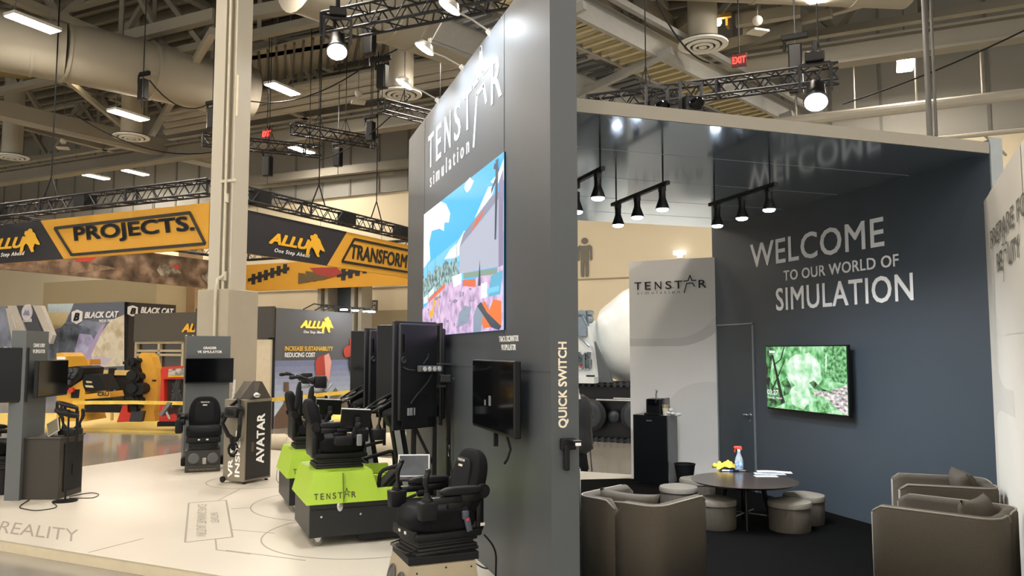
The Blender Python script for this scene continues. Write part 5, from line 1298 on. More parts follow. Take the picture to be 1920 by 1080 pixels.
# black jacket on a stand behind the sign wall
p = at_d(1094, 870, 11.6)
t = thing('draped_stand', 'black jacket and bag on a thin metal stand behind the sign wall end', 'stand', (p.x, p.y, -.1), 0)
g = G(); prof = [(.02, 1.16), (.10, 1.12), (.16, .95), (.17, .75), (.13, .62), (.17, .5), (.16, .38), (.05, .30)]
rd = random.Random(6); g.lathe(prof[::-1], (-.03, 0, 0), 20, None, 1, .6)
for v in g.bm.verts: v.co.x += .02*sin(v.co.z*22)+rd.uniform(-.008, .008); v.co.y += rd.uniform(-.01, .01)
g.obj('jacket', mat('black_nylon', '#15181d', .55, noise=.2, scale=12, bump=.4), t, 'all')
g = G(); g.tube([(.02, 0, 1.0), (.09, 0, .6), (.13, 0, .45), (.07, 0, .95)], .03, 8); g.obj('strap', mat('strap_grey', '#353a42', .6), t, True)
g = G(); g.lathe([(.12, .02), (.15, .1), (.12, .3), (.03, .36)], (-.05, .05, 0), 16, None, 1, .7); g.obj('bag', BLKF, t, 'all')
g = G(); g.tube([(.10, 0, .45), (.13, 0, .06), (.12, -.1, .015), (-.1, -.12, .01)], .009, 6); g.obj('stand_tube', DKG, t, True)
g = G(); g.lathe([(.035, 0), (.05, .015), (.04, .05), (.02, .11), (.018, .16)], (-.09, -.02, 1.08), 14); g.obj('bottle_top', mat('cream_bottle', '#dcd9cb', .4), t, True)
# ================================================================ simulator seats
SEATG = mat('seat_dark_grey', '#17191d', .8, noise=.15, scale=60, bump=.25, spec=.25)
RUBB = mat('bellows_rubber', '#131416', .6, noise=.1)
TAGW = mat('white_tag', '#dcd9d0', .5)
def joystick(parent, c, m=BLK, tilt=(0, 0), s=1.0, name='joystick'):
    """ribbed boot and shaped grip, about .22 tall"""
    c = V(c); R = RX(tilt[0]) @ RY(tilt[1])
    g = G()
    for k in range(5): r = (.042-.006*k)*s; g.lathe([(r, .012*k*s), (r*1.02, .012*k*s+.006*s), (r*.9, .012*(k+1)*s)], c, 14, R)
    pts = [(0, 0, .05), (.0, 0, .09), (.006, 0, .13), (-.004, 0, .17), (-.018, 0, .205), (-.03, 0, .225)]
    g.tube([c+R@(V(p)*s) for p in pts], [.012*s, .014*s, .019*s, .018*s, .021*s, .013*s], 10)
    g.box(c+R@(V((-.02, 0, .215))*s), (.035*s, .04*s, .03*s), R, bev=.008*s); g.box(c+R@(V((.012, 0, .155))*s), (.02*s, .02*s, .04*s), R, bev=.006*s)
    return g.obj(name, m, parent, True)
def cush_shape(L_, W_, H_, n=14, crown=.03, side=.03, nose=.04):
    """seat cushion: soft box, raised sides, rounded nose towards +x"""
    g = G(); b = bmesh.new(); bmesh.ops.create_cube(b, size=1)
    bmesh.ops.subdivide_edges(b, edges=list(b.edges), cuts=n, use_grid_fill=True)
    for v in b.verts:
        x, y, z = v.co*2
        e = 4.0
        nrm = (abs(x)**e+abs(y)**e+abs(z)**e)**(1/e)
        mx_ = max(abs(x), abs(y), abs(z)); x, y, z = x*mx_/nrm, y*mx_/nrm, z*mx_/nrm
        top = max(0, z)
        zz = z*H_/2 + top*(side*abs(y)**2.5 + crown*(.5+.5*x)*(1-x**4)*.8 - nose*max(0, x)**4)
        v.co = V((x*L_/2, y*W_/2*(1-.06*max(0, x)), zz))
    return b
def build_seat(t, arms=('down', 'down'), sticks=True, tray=True, susp=True, label=True):
    # bellows suspension
    g = G()
    g.box((-.01, 0, .012), (.50, .40, .024), bev=.004)
    for k in range(3): g.box((-.015+(.01 if k % 2 else 0), 0, .036+.024*k), (.48-(.03 if k % 2 else 0), .39-(.03 if k % 2 else 0), .026), bev=.010)
    g.obj('suspension_bellows', RUBB, t, True)
    g = G(); g.box((-.01, 0, .128), (.54, .46, .06), bev=.02); g.box((.25, 0, .14), (.03, .41, .07), bev=.008); g.obj('seat_pan', BLKM, t, True)
    g = G()
    for y in (-.06, .05): g.box((.268, y, .145), (.006, .03, .02))
    g.obj('front_tags', TAGW, t)
    g = G(); g.tube([(.20, -.17, .05), (.29, -.17, .03), (.30, -.15, .028), (.30, .15, .028), (.29, .17, .03), (.20, .17, .05)], .007, 6); g.obj('slide_bar', BLK, t, True)
    b = cush_shape(.54, .48, .165); g = G(); g.merge(b, Matrix.Translation((.005, 0, .225))); g.obj('seat_cushion', BLKF, t, 'all')
    b = cush_shape(.34, .30, .05, 10, .0, .0, .01); g = G(); g.merge(b, Matrix.Translation((.04, 0, .292)) @ Matrix.Rotation(radians(-2), 4, 'Y')); g.obj('cushion_insert', SEATG, t, 'all')
    # backrest
    b = cush_shape(.50, .44, .10, 14, .0, .035, .0)
    for v in b.verts:
        f = max(0, v.co.x/.25); v.co.y *= 1-.22*f*f; v.co.z += .02*sin((v.co.x/.25)*1.4)
    tilt = radians(-98)
    M = Matrix.Translation((-.255, 0, .47)) @ Matrix.Rotation(radians(-100), 4, 'Y')
    g = G(); g.merge(b, M); g.obj('backrest', BLKF, t, 'all')
    b = cush_shape(.34, .27, .03, 10, 0, 0, 0); g = G(); M2 = Matrix.Translation((-.208, 0, .485)) @ Matrix.Rotation(radians(-100), 4, 'Y'); g.merge(b, M2); g.obj('backrest_insert', SEATG, t, 'all')
    if label:
        g = G()
        put_text(g, 'TENSTAR', V((-.212, -.06, .625)), V((0, 1, 0)), V((-.17, 0, .985)), .12, .020, bold=.02, ext=.001)
        g.box((-.205, 0, .595), (.004, .06, .016), RY(radians(-10)))
        g.obj('seat_lettering', TAGW, t)
    g = G(); g.box((-.27, 0, .30), (.07, .42, .34), bev=.02); g.box((-.25, 0, .16), (.10, .40, .10), bev=.02); g.obj('back_frame', BLK, t, True)
    for s in (-1, 1):
        g = G(); g.cyl((-.27, s*.225, .43), (-.27, s*.262, .43), .052, n=20); g.cyl((-.27, s*.262, .43), (-.27, s*.272, .43), .036, n=20); g.obj('recline_hub', BLKM, t, True)
    for i, s in enumerate((-1, 1)):
        mode = arms[i]
        if mode == 'down':
            g = G(); b = cush_shape(.34, .075, .055, 8, .01, 0, .01); g.merge(b, Matrix.Translation((-.07, s*.285, .455))); 
            arm = g.obj('armrest', BLKM, t, 'all')
            g = G(); g.box((-.13, s*.275, .40), (.20, .05, .06), bev=.012); g.box((.05, s*.285, .40), (.24, .06, .05), bev=.012); g.box((-.03, s*.275, .36), (.14, .05, .06), bev=.015); g.obj('armrest_bracket', BLK, arm, True)
            if sticks:
                g = G(); g.box((.20, s*.285, .335), (.135, .11, .13), bev=.015, shape=lambda v: V((v.x*(1-.12*(v.z < 0)), v.y*(1-.12*(v.z < 0)), v.z))); g.obj('control_pod', BLKM, arm, True)
                joystick(arm, (.20, s*.285, .40), BLK, (0, radians(4 if s > 0 else -4)))
        elif mode == 'up':
            g = G(); b = cush_shape(.34, .075, .055, 8, .01, 0, .01); g.merge(b, Matrix.Translation((-.25, s*.285, .67)) @ Matrix.Rotation(radians(-84), 4, 'Y')); arm = g.obj('armrest', BLKM, t, 'all')
            g = G(); g.box((-.225, s*.285, .58), (.06, .055, .30), bev=.012); g.obj('armrest_bracket', BLK, arm, True)
            g = G(); g.box((-.15, s*.285, .88), (.13, .11, .135), bev=.015); g.obj('control_pod', BLKM, arm, True)
            joystick(arm, (-.22, s*.285, .895), BLK, (0, radians(-76)), 1.15)
            g = G(); g.tube([(-.2, s*.285, .83), (-.08, s*.285, .78), (-.02, s*.285, .86)], .012, 8); g.box((-.17, s*.285, .80), (.10, .09, .07), bev=.015); g.obj('cable_clamp', mat('pale_clamp', '#a8acb2', .35, .4), arm, True)
    return t
# -------- front seat on the aluminium pedestal
fs = thing('operator_chair', 'nearest black simulator seat with armrest joysticks on a beige aluminium pedestal', 'simulator seat', (1.195, 5.27, .385), radians(192), 'black simulator seats'); fs.scale = (.88, .88, .88)
build_seat(fs, ('down', 'down'))
# buckle on the near side
g = G(); g.box((-.12, .255, .27), (.05, .03, .06), bev=.008); g.box((-.14, .262, .20), (.045, .022, .10), RY(.25), bev=.006); g.obj('belt_buckle', mat('buckle_grey', '#4b5260', .4), fs, True)
G().box((-.128, .277, .238), (.02, .006, .02), bev=.003).obj('buckle_button', mat('buckle_red', '#d8402c', .4), fs)
g = G(); g.box((-.26, .262, .19), (.035, .004, .022)); g.obj('white_sticker', TAGW, fs)
# pedestal
pd = thing('pedestal', 'beige aluminium pedestal with two round speakers under the nearest seat', 'pedestal', (1.195, 5.27, .001), radians(184))
g = G(); P = [(-.25, .0), (.31, .0), (.235, .335), (-.20, .335)]
g.prism([V((x, -.23, z)) for x, z in P], V((0, .46, 0))); g.obj('pedestal_body', ALU, pd)
g = G(); g.box((.005, 0, .360), (.47, .42, .05), bev=.006); g.obj('mounting_frame', BLKM, pd)
g = G()
for x, z in ((-.17, .30), (0, .31), (.19, .29), (-.2, .13), (.24, .12), (-.2, .03), (.26, .03)):
    for s in (-1, 1): g.cyl((x, s*.23, z), (x, s*.234, z), .006, n=8)
g.obj('screws', BLK, pd)
for y in (-.11, .11):
    g = G(); c = V((.272, y, .19)); R = RY(radians(90-12.6)); g.lathe([(.085, -.004), (.09, .004), (.08, .008), (.072, .0)], c, 24, R); g.lathe([(.07, .0), (.04, .006), (.01, .01)], c, 24, R); g.obj('round_speaker', mat('speaker_grey', '#5e6062', .4, .5), pd, True)
# tablet on arm near this seat
p = at_d(776, 873, 6.0)
t = thing('tablet', 'white-framed tablet with dark screen on an arm beside the nearest seat', 'tablet', p, radians(-14))
R = RX(radians(-18))
g = G(); g.box((0, 0, 0), (.235, .012, .165), R, bev=.004); g.obj('tablet_frame', mat('tablet_white', '#d4d6d8', .3), t)
g = G(); g.box(R@V((0, -.007, 0)), (.212, .003, .145), R); g.obj('tablet_screen', mat('tablet_screen', '#10161f', .12, coat=.4, hex2='#27323f', scale=6), t)
g = G(); g.tube([R@V((0, .01, -.04)), V((.06, .06, -.12)), V((.02, .06, -.22)), V((-.1, .0, -.26))], .012, 8); g.box((-.03, .0, -.10), (.20, .10, .015), bev=.004); g.obj('tablet_arm', BLKM, t, True)
# far-side pod of the seat, seen left of the tablet: covered by armrest pods

# ================================================================ motion platforms
def motion_platform(label, origin, rz, letters_=True):
    t = thing('motion_platform', label, 'motion platform', origin, rz, 'lime green motion platforms')
    L_, W_ = 1.04, .86
    g = G(); g.box((L_/2, W_/2, .222), (L_, W_, .285), bev=.004); g.obj('black_base', mat('base_black', '#17191b', .45, noise=.04), t)
    g = G(); g.box((L_*.68, .02, .055), (.56, .03, .05)); g.obj('step_bar', BLKM, t)
    g = G(); g.box((L_/2, -.002, .315), (L_-.02, .006, .006))
    g.obj('base_seam', BLK, t)
    for x in (.10, .44, .80): G().cyl((x, -.001, .255), (x, -.008, .255), .010, n=10).obj('bolt', STEEL, t)
    g = G(); g.lathe([(.03, 0), (.034, .004), (.028, .008), (.01, .009)], (.26, -.0, .335), 20, RX(pi/2), .8, 1.35); g.obj('oval_badge', STEEL, t, True)
    # green shell: tapered apron at the seat, low sill towards the screens
    g = G()
    def loft(a, b):
        va = [g.bm.verts.new(V(p)) for p in a]; vb_ = [g.bm.verts.new(V(p)) for p in b]; n = len(a)
        g.bm.faces.new(va[::-1]); g.bm.faces.new(vb_)
        for i in range(n): g.bm.faces.new((va[i], va[(i+1) % n], vb_[(i+1) % n], vb_[i]))
    z0, z1 = .362, .625
    loft([(-.03, -.02, z0), (.62, -.02, z0), (.62, W_+.02, z0), (-.03, W_+.02, z0)], [(.035, .035, z1), (.545, .035, z1), (.545, W_-.035, z1), (.035, W_-.035, z1)])
    loft([(.60, -.02, z0), (L_+.02, -.02, z0), (L_+.02, .10, z0), (.60, .10, z0)], [(.585, .005, .46), (L_, .005, .46), (L_, .07, .46), (.585, .07, .46)])
    loft([(.60, W_-.10, z0), (L_+.02, W_-.10, z0), (L_+.02, W_+.02, z0), (.60, W_+.02, z0)], [(.585, W_-.07, .46), (L_, W_-.07, .46), (L_, W_-.005, .46), (.585, W_-.005, .46)])
    g.obj('green_shell', LIME, t)
    g = G(); g.box((.285, -.0, .49), (.004, .05, .25), RX(radians(-11.5))); g.obj('shell_seam', mat('lime_seam', '#5f7524', .6), t)
    g = G(); g.box((.80, W_/2, .38), (.44, W_-.2, .02)); g.obj('floor_plate', mat('tread_plate', '#4a463f', .5, .3, noise=.2, scale=20), t)
    if letters_:
        sl = V((0, .055, .263)).normalized()
        star_logo('shell_lettering', V((.035, -.012, .402)), V((1, 0, 0)), sl, .36, .052, mat('shell_ink', '#3d3420', .5), t, ext=.002, sub=False, bold=.01)
    for x, y in ((.07, .07), (L_-.07, .07), (.07, W_-.07), (L_-.07, W_-.07)):
        g = G(); g.cyl((x+.012, y-.016, .036), (x+.012, y+.016, .036), .036, n=18); c_ = g.obj('caster_wheel', mat('caster_grey', '#77736b', .5), t, True)
        g = G(); g.box((x, y, .092), (.10, .08, .012)); g.prism([V((x-.03, y-.022, .09)), V((x+.05, y-.022, .09)), V((x+.025, y-.022, .035)), V((x, y-.022, .035))], V((0, .004, 0))); g.prism([V((x-.03, y+.018, .09)), V((x+.05, y+.018, .09)), V((x+.025, y+.018, .035)), V((x, y+.018, .035))], V((0, .004, 0))); g.obj('caster_fork', STEEL, c_)
    # bent black grab rail around the foot well
    g = G(); q = rpath([(.62, .12, .38), (.64, .12, .60), (.96, .10, .68), (1.02, .10, .68)], .06); g.tube(q, .018, 8); g.obj('grab_rail', BLKM, t, True)
    g = G(); q = rpath([(.50, W_-.12, .60), (.92, W_-.14, .70), (.94, W_-.14, .40)], .05); g.tube(q, .018, 8); g.obj('grab_rail', BLKM, t, True)
    g = G()
    for k in range(3): g.bar((.68+.05*k, .40, .40), (.84+.05*k, .40, .56), .18, .012)
    g.obj('foot_pedals', DKG, t)
    return t
mpo = (.512, 7.13, .001)
mp1 = motion_platform('nearest lime green and black motion platform with TENSTAR lettering', mpo, radians(5))
mp2 = motion_platform('second lime green motion platform standing behind the first one', (.415, 8.68, .001), radians(5), True)
def LP(root, x, y, z):
    a = root.rotation_euler[2]; o = root.location; return V((o.x+cos(a)*x-sin(a)*y, o.y+sin(a)*x+cos(a)*y, o.z+z))
s1 = thing('operator_chair', 'black simulator seat mounted on the nearest lime green platform, one armrest folded up', 'simulator seat', LP(mp1, .31, .42, .628), radians(5), 'black simulator seats'); s1.scale = (.86, .86, .86)
build_seat(s1, ('down', 'up'), sticks=True)
s2 = thing('operator_chair', 'black simulator seat on the rear lime green platform, its armrest folded up', 'simulator seat', LP(mp2, .31, .42, .628), radians(5), 'black simulator seats'); s2.scale = (.86, .86, .86)
build_seat(s2, ('up', 'down'), sticks=True)
def consoles(mp, lbw, lbt, cam_y):
    # steering column with wheel
    t = thing('steering_unit', lbw, 'steering wheel', LP(mp, .92, .42, .392), radians(5), 'steering columns of the motion platforms')
    g = G(); g.bar((.05, 0, 0), (-.06, 0, .62), .12, .10); g.box((-.08, 0, .66), (.16, .22, .16), RY(-.4), bev=.03); g.obj('column_post', BLKM, t)
    c = V((-.19, 0, .80)); R = RY(radians(-30))
    g = G(); rr = .205; ring = [c+R@V((cos(2*pi*k/36)*rr, sin(2*pi*k/36)*rr, 0)) for k in range(37)]; g.tube(ring, .014, 8)
    for an in (0, 2.1, 4.2): g.bar(c+R@V((cos(an)*rr, sin(an)*rr, 0)), c+R@V((0, 0, -.02)), .03, .012)
    g.lathe([(.05, -.03), (.05, .01), (.03, .02)], c, 16, R); g.obj('steering_wheel', BLK, t, True)
    g = G(); c2 = c+R@V((.12, -.11, -.03)); g.sph(c2, (.018, .018, .014)); g.obj('red_button', glow('button_red', '#ff5a48', 1.6), t)
    g = G(); g.prism([V((-.02, -.16, 0)), V((.03, -.16, 0)), V((-.06, -.14, .56)), V((-.11, -.14, .56))], (0, .02, 0)); g.obj('pale_strut', mat('strut_pale', '#a9aaa8', .4, .3), t)
    # tablet seen from the back
    t = thing('tablet_console', lbt, 'tablet', LP(mp, .27, .06, 1.05), radians(5), 'tablets on the motion platforms')
    R = RX(radians(12)) @ RY(radians(4))
    g = G(); g.box((.13, 0, .03), (.27, .016, .16), R, bev=.005); g.obj('tablet_back', BLK, t)
    g = G(); g.box(R@V((.0, 0, 0))+V((.13, -.0, .112)), (.26, .02, .006), R); g.obj('pale_rim', mat('tablet_white', '#d4d6d8', .3), t)
    g = G(); g.box((.14, -.03, .0), (.05, .05, .09), bev=.012); g.sph((.14, -.05, -.03), .035); g.tube([(.14, -.03, -.02), (.10, .0, -.12), (.0, .02, -.2)], .02, 8); g.box((.02, .0, -.16), (.16, .09, .08), bev=.02); g.obj('ball_mount', BLKM, t, True)
    g = G(); g.box((.16, -.01, -.16), (.05, .04, .10), bev=.01); g.obj('grey_bracket', mat('bracket_silver', '#9a9da0', .3, .6), t)
    g = G(); g.box((.34, .02, -.12), (.13, .09, .10), bev=.012, shape=lambda v: V((v.x*(1-.15*(v.z < 0)), v.y, v.z))); g.obj('side_pod', BLKM, t, True)
    joystick(t, (.34, .02, -.07), BLK, (0, .1), .7)
consoles(mp1, 'steering wheel on a tilted column in front of the nearest simulator seat', 'tablet console seen from behind beside the nearest simulator seat cushion', 0)
consoles(mp2, 'steering wheel on a tilted column of the rear motion platform', 'tablet console seen from behind on the rear motion platform', 0)
# ================================================================ tall portrait monitors
def tall_monitor(label, a, b, z0, z1, strip=False, back='near'):
    """a, b: plan points of the panel, back side faces the camera side"""
    a = V((a[0], a[1], 0)); b = V((b[0], b[1], 0)); d = b-a; W_ = d.length; an = atan2(d.y, d.x)
    t = thing('tall_monitor', label, 'monitor', (a.x, a.y, z0), an, 'tall portrait simulator monitors')
    H_ = z1-z0
    g = G(); g.box((W_/2, .012, H_/2), (W_, .03, H_), bev=.006)
    if back == 'near': g.box((W_/2+.01, -.014, H_/2+.03), (W_-.05, .05, H_-.10), bev=.02, seg=3)
    else: g.box((W_/2, .04, H_/2), (W_-.06, .05, H_-.10), bev=.02)
    g.obj('casing', mat('monitor_casing', '#15171b', .35, noise=.04), t, True)
    g = G()
    if back == 'near':
        g.box((.07, -.042, H_*.80), (.022, .012, H_*.16), bev=.004); g.obj('grip_slot', BLKG, t)
        g = G(); g.lathe([(.022, 0), (.030, .006), (.026, .01), (.014, .004)], (.07, -.045, H_*.64), 16, RX(pi/2)); g.obj('vesa_socket', DKG, t, True)
        g = G(); g.box((W_*.42, -.042, H_*.17), (W_*.60, .004, H_*.30)); g.obj('port_recess', BLKM, t)
        G().box((W_/2, .0285, H_/2), (W_-.02, .003, H_-.02)).obj('screen_glass', BLKG, t)
        g = G()
        for x, w_ in ((.13, .02), (.16, .03), (.20, .012)): g.box((x, -.05, H_*.165), (w_, .012, .065), bev=.002)
        g.obj('silver_plugs', mat('plug_silver', '#b9bcc0', .3, .6), t)
    else:
        G().box((W_/2, -.0045, H_/2), (W_-.015, .003, H_-.015)).obj('screen_glass', BLKG, t)
    if strip:
        g = G(); g.box((.36, -.075, H_*.555), (.28, .04, .055), RY(radians(1)), bev=.008)
        st = g.obj('power_strip', mat('strip_grey', '#5c5f62', .4), t)
        for k in range(4): G().cyl((.275+.06*k, -.096, H_*.555), (.275+.06*k, -.102, H_*.555), .021, n=14).obj('socket', mat('socket_pale', '#b8b09a' if k % 2 else '#c9cbcc', .4), st)
        g = G(); g.tube([(.18, -.08, H_*.545), (.10, -.08, H_*.55), (.06, -.05, H_*.575)], .005, 6); g.tube([(.40, -.06, H_*.50), (.34, -.07, H_*.43), (.2, -.06, H_*.30), (.15, -.055, H_*.24)], .006, 6); g.tube([(.30, -.05, H_*.6), (.37, -.04, H_*.66), (.38, -.03, H_*.75)], .005, 6); g.obj('power_cable', DKG, t, True)
    return t
m1 = tall_monitor('nearest tall monitor, its back with power strip turned to us, before the video screen', (1.17, 6.83), (1.60, 7.10), 1.0, 1.94, True)
tall_monitor('dark narrow monitor face right behind the nearest tall monitor', (1.20, 8.02), (1.585, 7.87), 1.02, 1.94, False, 'far')
tall_monitor('second tall monitor back, a narrow strip left of the dark monitor face', (1.14, 8.42), (1.56, 8.66), 1.02, 1.92)
tall_monitor('farthest tall monitor, dark screen, left of the row', (1.13, 9.62), (1.56, 9.50), 1.0, 1.92, False, 'far')
for (x, y0, lb) in ((1.66, 7.20, 'centre monitor of the nearest simulator, edge on against the sign wall'), (1.64, 8.76, 'centre monitor of the rear simulator, edge on against the sign wall')):
    tall_monitor(lb, (x, y0+.55), (x, y0), 1.0, 1.94, False, 'far')
for k, (x, y, lb) in enumerate(((1.625, 7.16, 'black upright monitor stand frame beside the sign wall, nearest'), (1.60, 8.70, 'black upright monitor stand frame of the rear simulator'))):
    t = thing('monitor_stand', lb, 'stand', (x, y, .001), 0, 'black monitor stand frames')
    for px_ in ((-.02, 0), (.10, -.04)): G().box((px_[0], px_[1], .78), (.035, .04, 1.5)).obj('upright', BLK, t)
    g = G(); g.box((.10, .30, .02), (.05, .8, .04)); g.box((.04, 0, .03), (.16, .05, .05)); g.obj('foot_beam', BLK, t)
    g = G(); g.box((.02, -.04, 1.56), (.22, .10, .012)); g.box((.06, -.06, 1.43), (.10, .08, .07), bev=.01); g.cyl((.14, -.04, 1.42), (.14, -.08, 1.42), .012); g.box((.02, -.03, 1.36), (.1, .06, .02)); g.obj('clamp_shelf', DKG, t)
    g = G(); g.bar((-.20, .02, .66), (-.20, .02, 1.05), .03); g.bar((-.20, .02, 1.0), (-.03, .02, .66), .025); g.obj('brace', BLKM, t)
    G().box((.10, -.061, .78), (.012, .002, .10)).obj('white_label', TAGW, t)
    g = G(); g.tube([(.08, -.07, .9), (.12, -.09, .6), (.14, -.06, .25), (.10, -.04, .03)], .007, 6); g.obj('cable', BLKM, t, True)
# cables on the floor right of the nearest seat
def floor_cable(label, pts, r=.006, m=BLKM, name='floor_cable', z=.006):
    q = [at_z(px, py, z) if len(p_) == 2 else at_z(p_[0], p_[1], p_[2]) for p_ in pts for (px, py) in [p_[:2]]]
    # smooth
    out = []
    n = len(q)
    for i in range(n-1):
        p0, p1, p2, p3 = q[max(i-1, 0)], q[i], q[i+1], q[min(i+2, n-1)]
        for k in range(6):
            t_ = k/6; out.append(.5*((2*p1)+(p2-p0)*t_+(2*p0-5*p1+4*p2-p3)*t_*t_+(3*p1-p0-3*p2+p3)*t_**3))
    out.append(q[-1]); return tag(G().tube(out, r, 6).obj(name, m, None, 'all'), label, 'cable')
floor_cable('black cable looping from the back of the nearest seat to the floor', [(872, 1022, .25), (885, 1050, .02), (905, 1064), (930, 1069), (955, 1085)])
tag(G().tube(rpath([V((1.52, 5.24, .45)), V((1.60, 5.22, .36)), V((1.62, 5.30, .10)), V((1.60, 5.6, .008)), V((1.66, 5.1, .008))], .08), .007, 6).obj('hanging_cable', BLKM, None, 'all'), 'thick black cable hanging from the backrest of the nearest seat', 'cable')
floor_cable('grey coiled cable at the rear corner of the lime green platforms', [(552, 862, .5), (542, 885, .35), (537, 905, .2), (548, 930, .01), (545, 921), (552, 935), (563, 962), (575, 988)], .005, mat('cable_grey', '#6b6a68', .5))
floor_cable('thin cable running over the floor left of the AVATAR cabinet', [(520, 880), (519, 900), (534, 915), (530, 922), (545, 919)], .004, mat('cable_grey', '#6b6a68', .5))

# ================================================================ AVATAR cabinet
a = at_z(431, 902, 0); b = at_z(457, 909, 0); c = at_z(507, 899, 0)
fd = (c-b).normalized(); an = atan2(fd.y, fd.x); CW = (c-b).length; CD = max(.30, (a-b).length*.92)
av = thing('avatar_cabinet', 'black and grey flight case cabinet reading AVATAR, with open lid', 'cabinet', (b.x, b.y, .001), an)
CH = 1.06
AG = mat('case_grey', '#8b8273', .45, .3, noise=.04)
G().box((CW/2, CD/2, CH/2+.015), (CW, CD, CH-.03), bev=.006).obj('case_body', AG, av)
G().box((CW/2, -.004, CH/2+.01), (CW-.05, .012, CH-.09), bev=.003).obj('front_door', mat('case_black', '#17181a', .35, noise=.05), av)
g = G(); put_text(g, 'AVATAR', V((CW*.70, -.012, CH*.22)), ZZ, V((-1, 0, 0)), CH*.60, CW*.30, bold=.03, ext=.002); g.obj('avatar_lettering', WLET, av)
g = G(); put_text(g, 'VR V\nINSPEC', V((-.002, CD*.20, CH*.07)), ZZ, V((0, 1, 0)), CH*.56, CD*.55, bold=.03, ext=.002, align='LEFT', line=1.1); g.obj('inspect_lettering', WLET, av)
g = G(); g.box((CW*.26, -.012, CH*.43), (CW*.10, .006, .12), bev=.002); g.obj('lock_plate', mat('lock_brown', '#5b4a3c', .4, .3), av)
# roof shaped lid
g = G(); g.prism([V((.06, -.0, CH)), V((CW-.02, -.0, CH)), V((CW*.72, .06, CH+.22)), V((CW*.66, .06, CH+.22))], V((0, CD*.8, 0))); 
lid = g.obj('open_lid', mat('lid_bronze', '#4a443b', .35, .3, noise=.06), av)
g = G(); g.prism([V((-.10, .02, CH+.01)), V((.16, -.01, CH+.01)), V((CW*.64, .05, CH+.225)), V((CW*.42, .08, CH+.23))], V((0, .012, 0))); g.obj('lid_panel', mat('lid_bronze', '#4a443b', .35, .3, noise=.06), av)
G().sph((CW*.36, -.02, CH+.05), (.06, .03, .035)).obj('chrome_latch', STEEL, av, True)
for x in (.04, CW-.04): G().cyl((x, .02, .0), (x, .05, .0), .018, n=12).obj('foot', BLK, av)
G().cyl((-.01, CD-.02, .045), (-.03, CD-.02, .045), .04, n=16).obj('side_wheel', BLK, av, True)
# headset and cables hung on the case
t = thing('vr_headset', 'black virtual reality headset with straps hanging on the side of the AVATAR cabinet', 'headset', at_d(439, 772, 10.72), an)
t.scale = (1.5, 1.5, 1.5)
g = G(); g.box((0, 0, 0), (.11, .15, .10), bev=.03, seg=3); g.obj('visor', BLK, t, True)
g = G()
for s in (-1, 1): g.tube([(0, s*.07, 0), (-.03, s*.10, -.10), (0, s*.06, -.2), (.03, 0, -.24)], .018, 8)
g.tube([(0, -.06, .03), (.05, 0, .10), (0, .06, .03)], .016, 8); g.obj('head_strap', BLKM, t, True)
for s, z in ((-1, -.30), (1, -.33)):
    g = G(); ring = [V((cos(q*.6)*.05+s*.05, s*.05, z+sin(q*.6)*.05)) for q in range(11)]; g.tube(ring, .009, 6); g.tube([(s*.05, s*.05, z), (s*.07, s*.05, z+.1)], .018, 8); g.obj('controller', BLKM, t, True)
p = at_d(436, 745, 11.15)
t = thing('tablet_holder', 'thin arm with a pale tablet edge rising behind the AVATAR cabinet', 'tablet arm', p)
g = G(); g.bar((0, 0, -.12), (.02, 0, .23), .03, .012); g.obj('tablet_edge', mat('pale_edge_metal', '#cfcfcc', .35), t)
g = G(); g.tube([(0, .01, .1), (.03, .01, .0), (.02, .01, -.1), (.05, 0, -.2)], .014, 6); g.obj('arm', BLKM, t, True)

# ================================================================ grader kiosk with seat
a = at_z(347, 868, 0); b = at_z(423, 862, 0); d = b-a; an = atan2(d.y, d.x)
top = at_d(389, 630, hypot((a.x+b.x)/2, (a.y+b.y)/2)).z
KW = d.length*1.10
kp = mat('kiosk_grey', '#5a5e60', .45, noise=.02)
kg = thing('simulator_kiosk', 'grey kiosk panel reading GRADER VR SIMULATOR with a black screen', 'kiosk', (a.x-.03, a.y, .001), an, 'grey simulator kiosk panels')
G().box((KW/2, .06, top/2), (KW, .12, top), bev=.004).obj('kiosk_panel', kp, kg)
w3 = KW*.56
g = G(); put_text(g, 'GRADER', V((KW*.37, -.004, top-.205)), V((1, 0, 0)), ZZ, KW*.30, .040, bold=.03, ext=.003); put_text(g, 'VR SIMULATOR', V((KW*.24, -.004, top-.265)), V((1, 0, 0)), ZZ, KW*.56, .040, bold=.03, ext=.003); g.obj('kiosk_lettering', WLET, kg)
kt = flat_tv('kiosk_television', 'black screen mounted on the GRADER kiosk panel', V((a.x-.03, a.y, top-.72)) + V((cos(an)*-.03+sin(an)*.09, sin(an)*-.03-cos(an)*.09, 0)), an, KW+.06, .38, .04)
sc_ = at_z(378, 886, 0)
s3 = thing('operator_chair', 'black simulator seat facing us in front of the GRADER kiosk', 'simulator seat', (sc_.x+.0, sc_.y+.32, .30), radians(-88), 'black simulator seats')
build_seat(s3, ('down', 'down'), sticks=False)
t = thing('pedal_box', 'dark floor box with two round speakers and lettering under the GRADER seat', 'pedal box', (sc_.x, sc_.y+.30, .001), radians(2))
G().box((0, 0, .15), (.46, .50, .295), bev=.006).obj('box_body', mat('pedal_box_grey', '#2c2b29', .5), t)
g = G(); g.prism([V((-.23, -.25, 0)), V((.23, -.25, 0)), V((.23, -.30, .09)), V((-.23, -.30, .09))], V((0, .05, 0))); g.obj('front_lip', mat('lip_grey', '#45423d', .5), t)
g = G(); put_text(g, 'PREPARE FOR REALITY', V((-.18, -.286, .03)), V((1, 0, 0)), V((0, -.4, .9)), .36, .025, ext=.001); g.obj('lip_lettering', mat('lip_print', '#8b877e', .5), t)
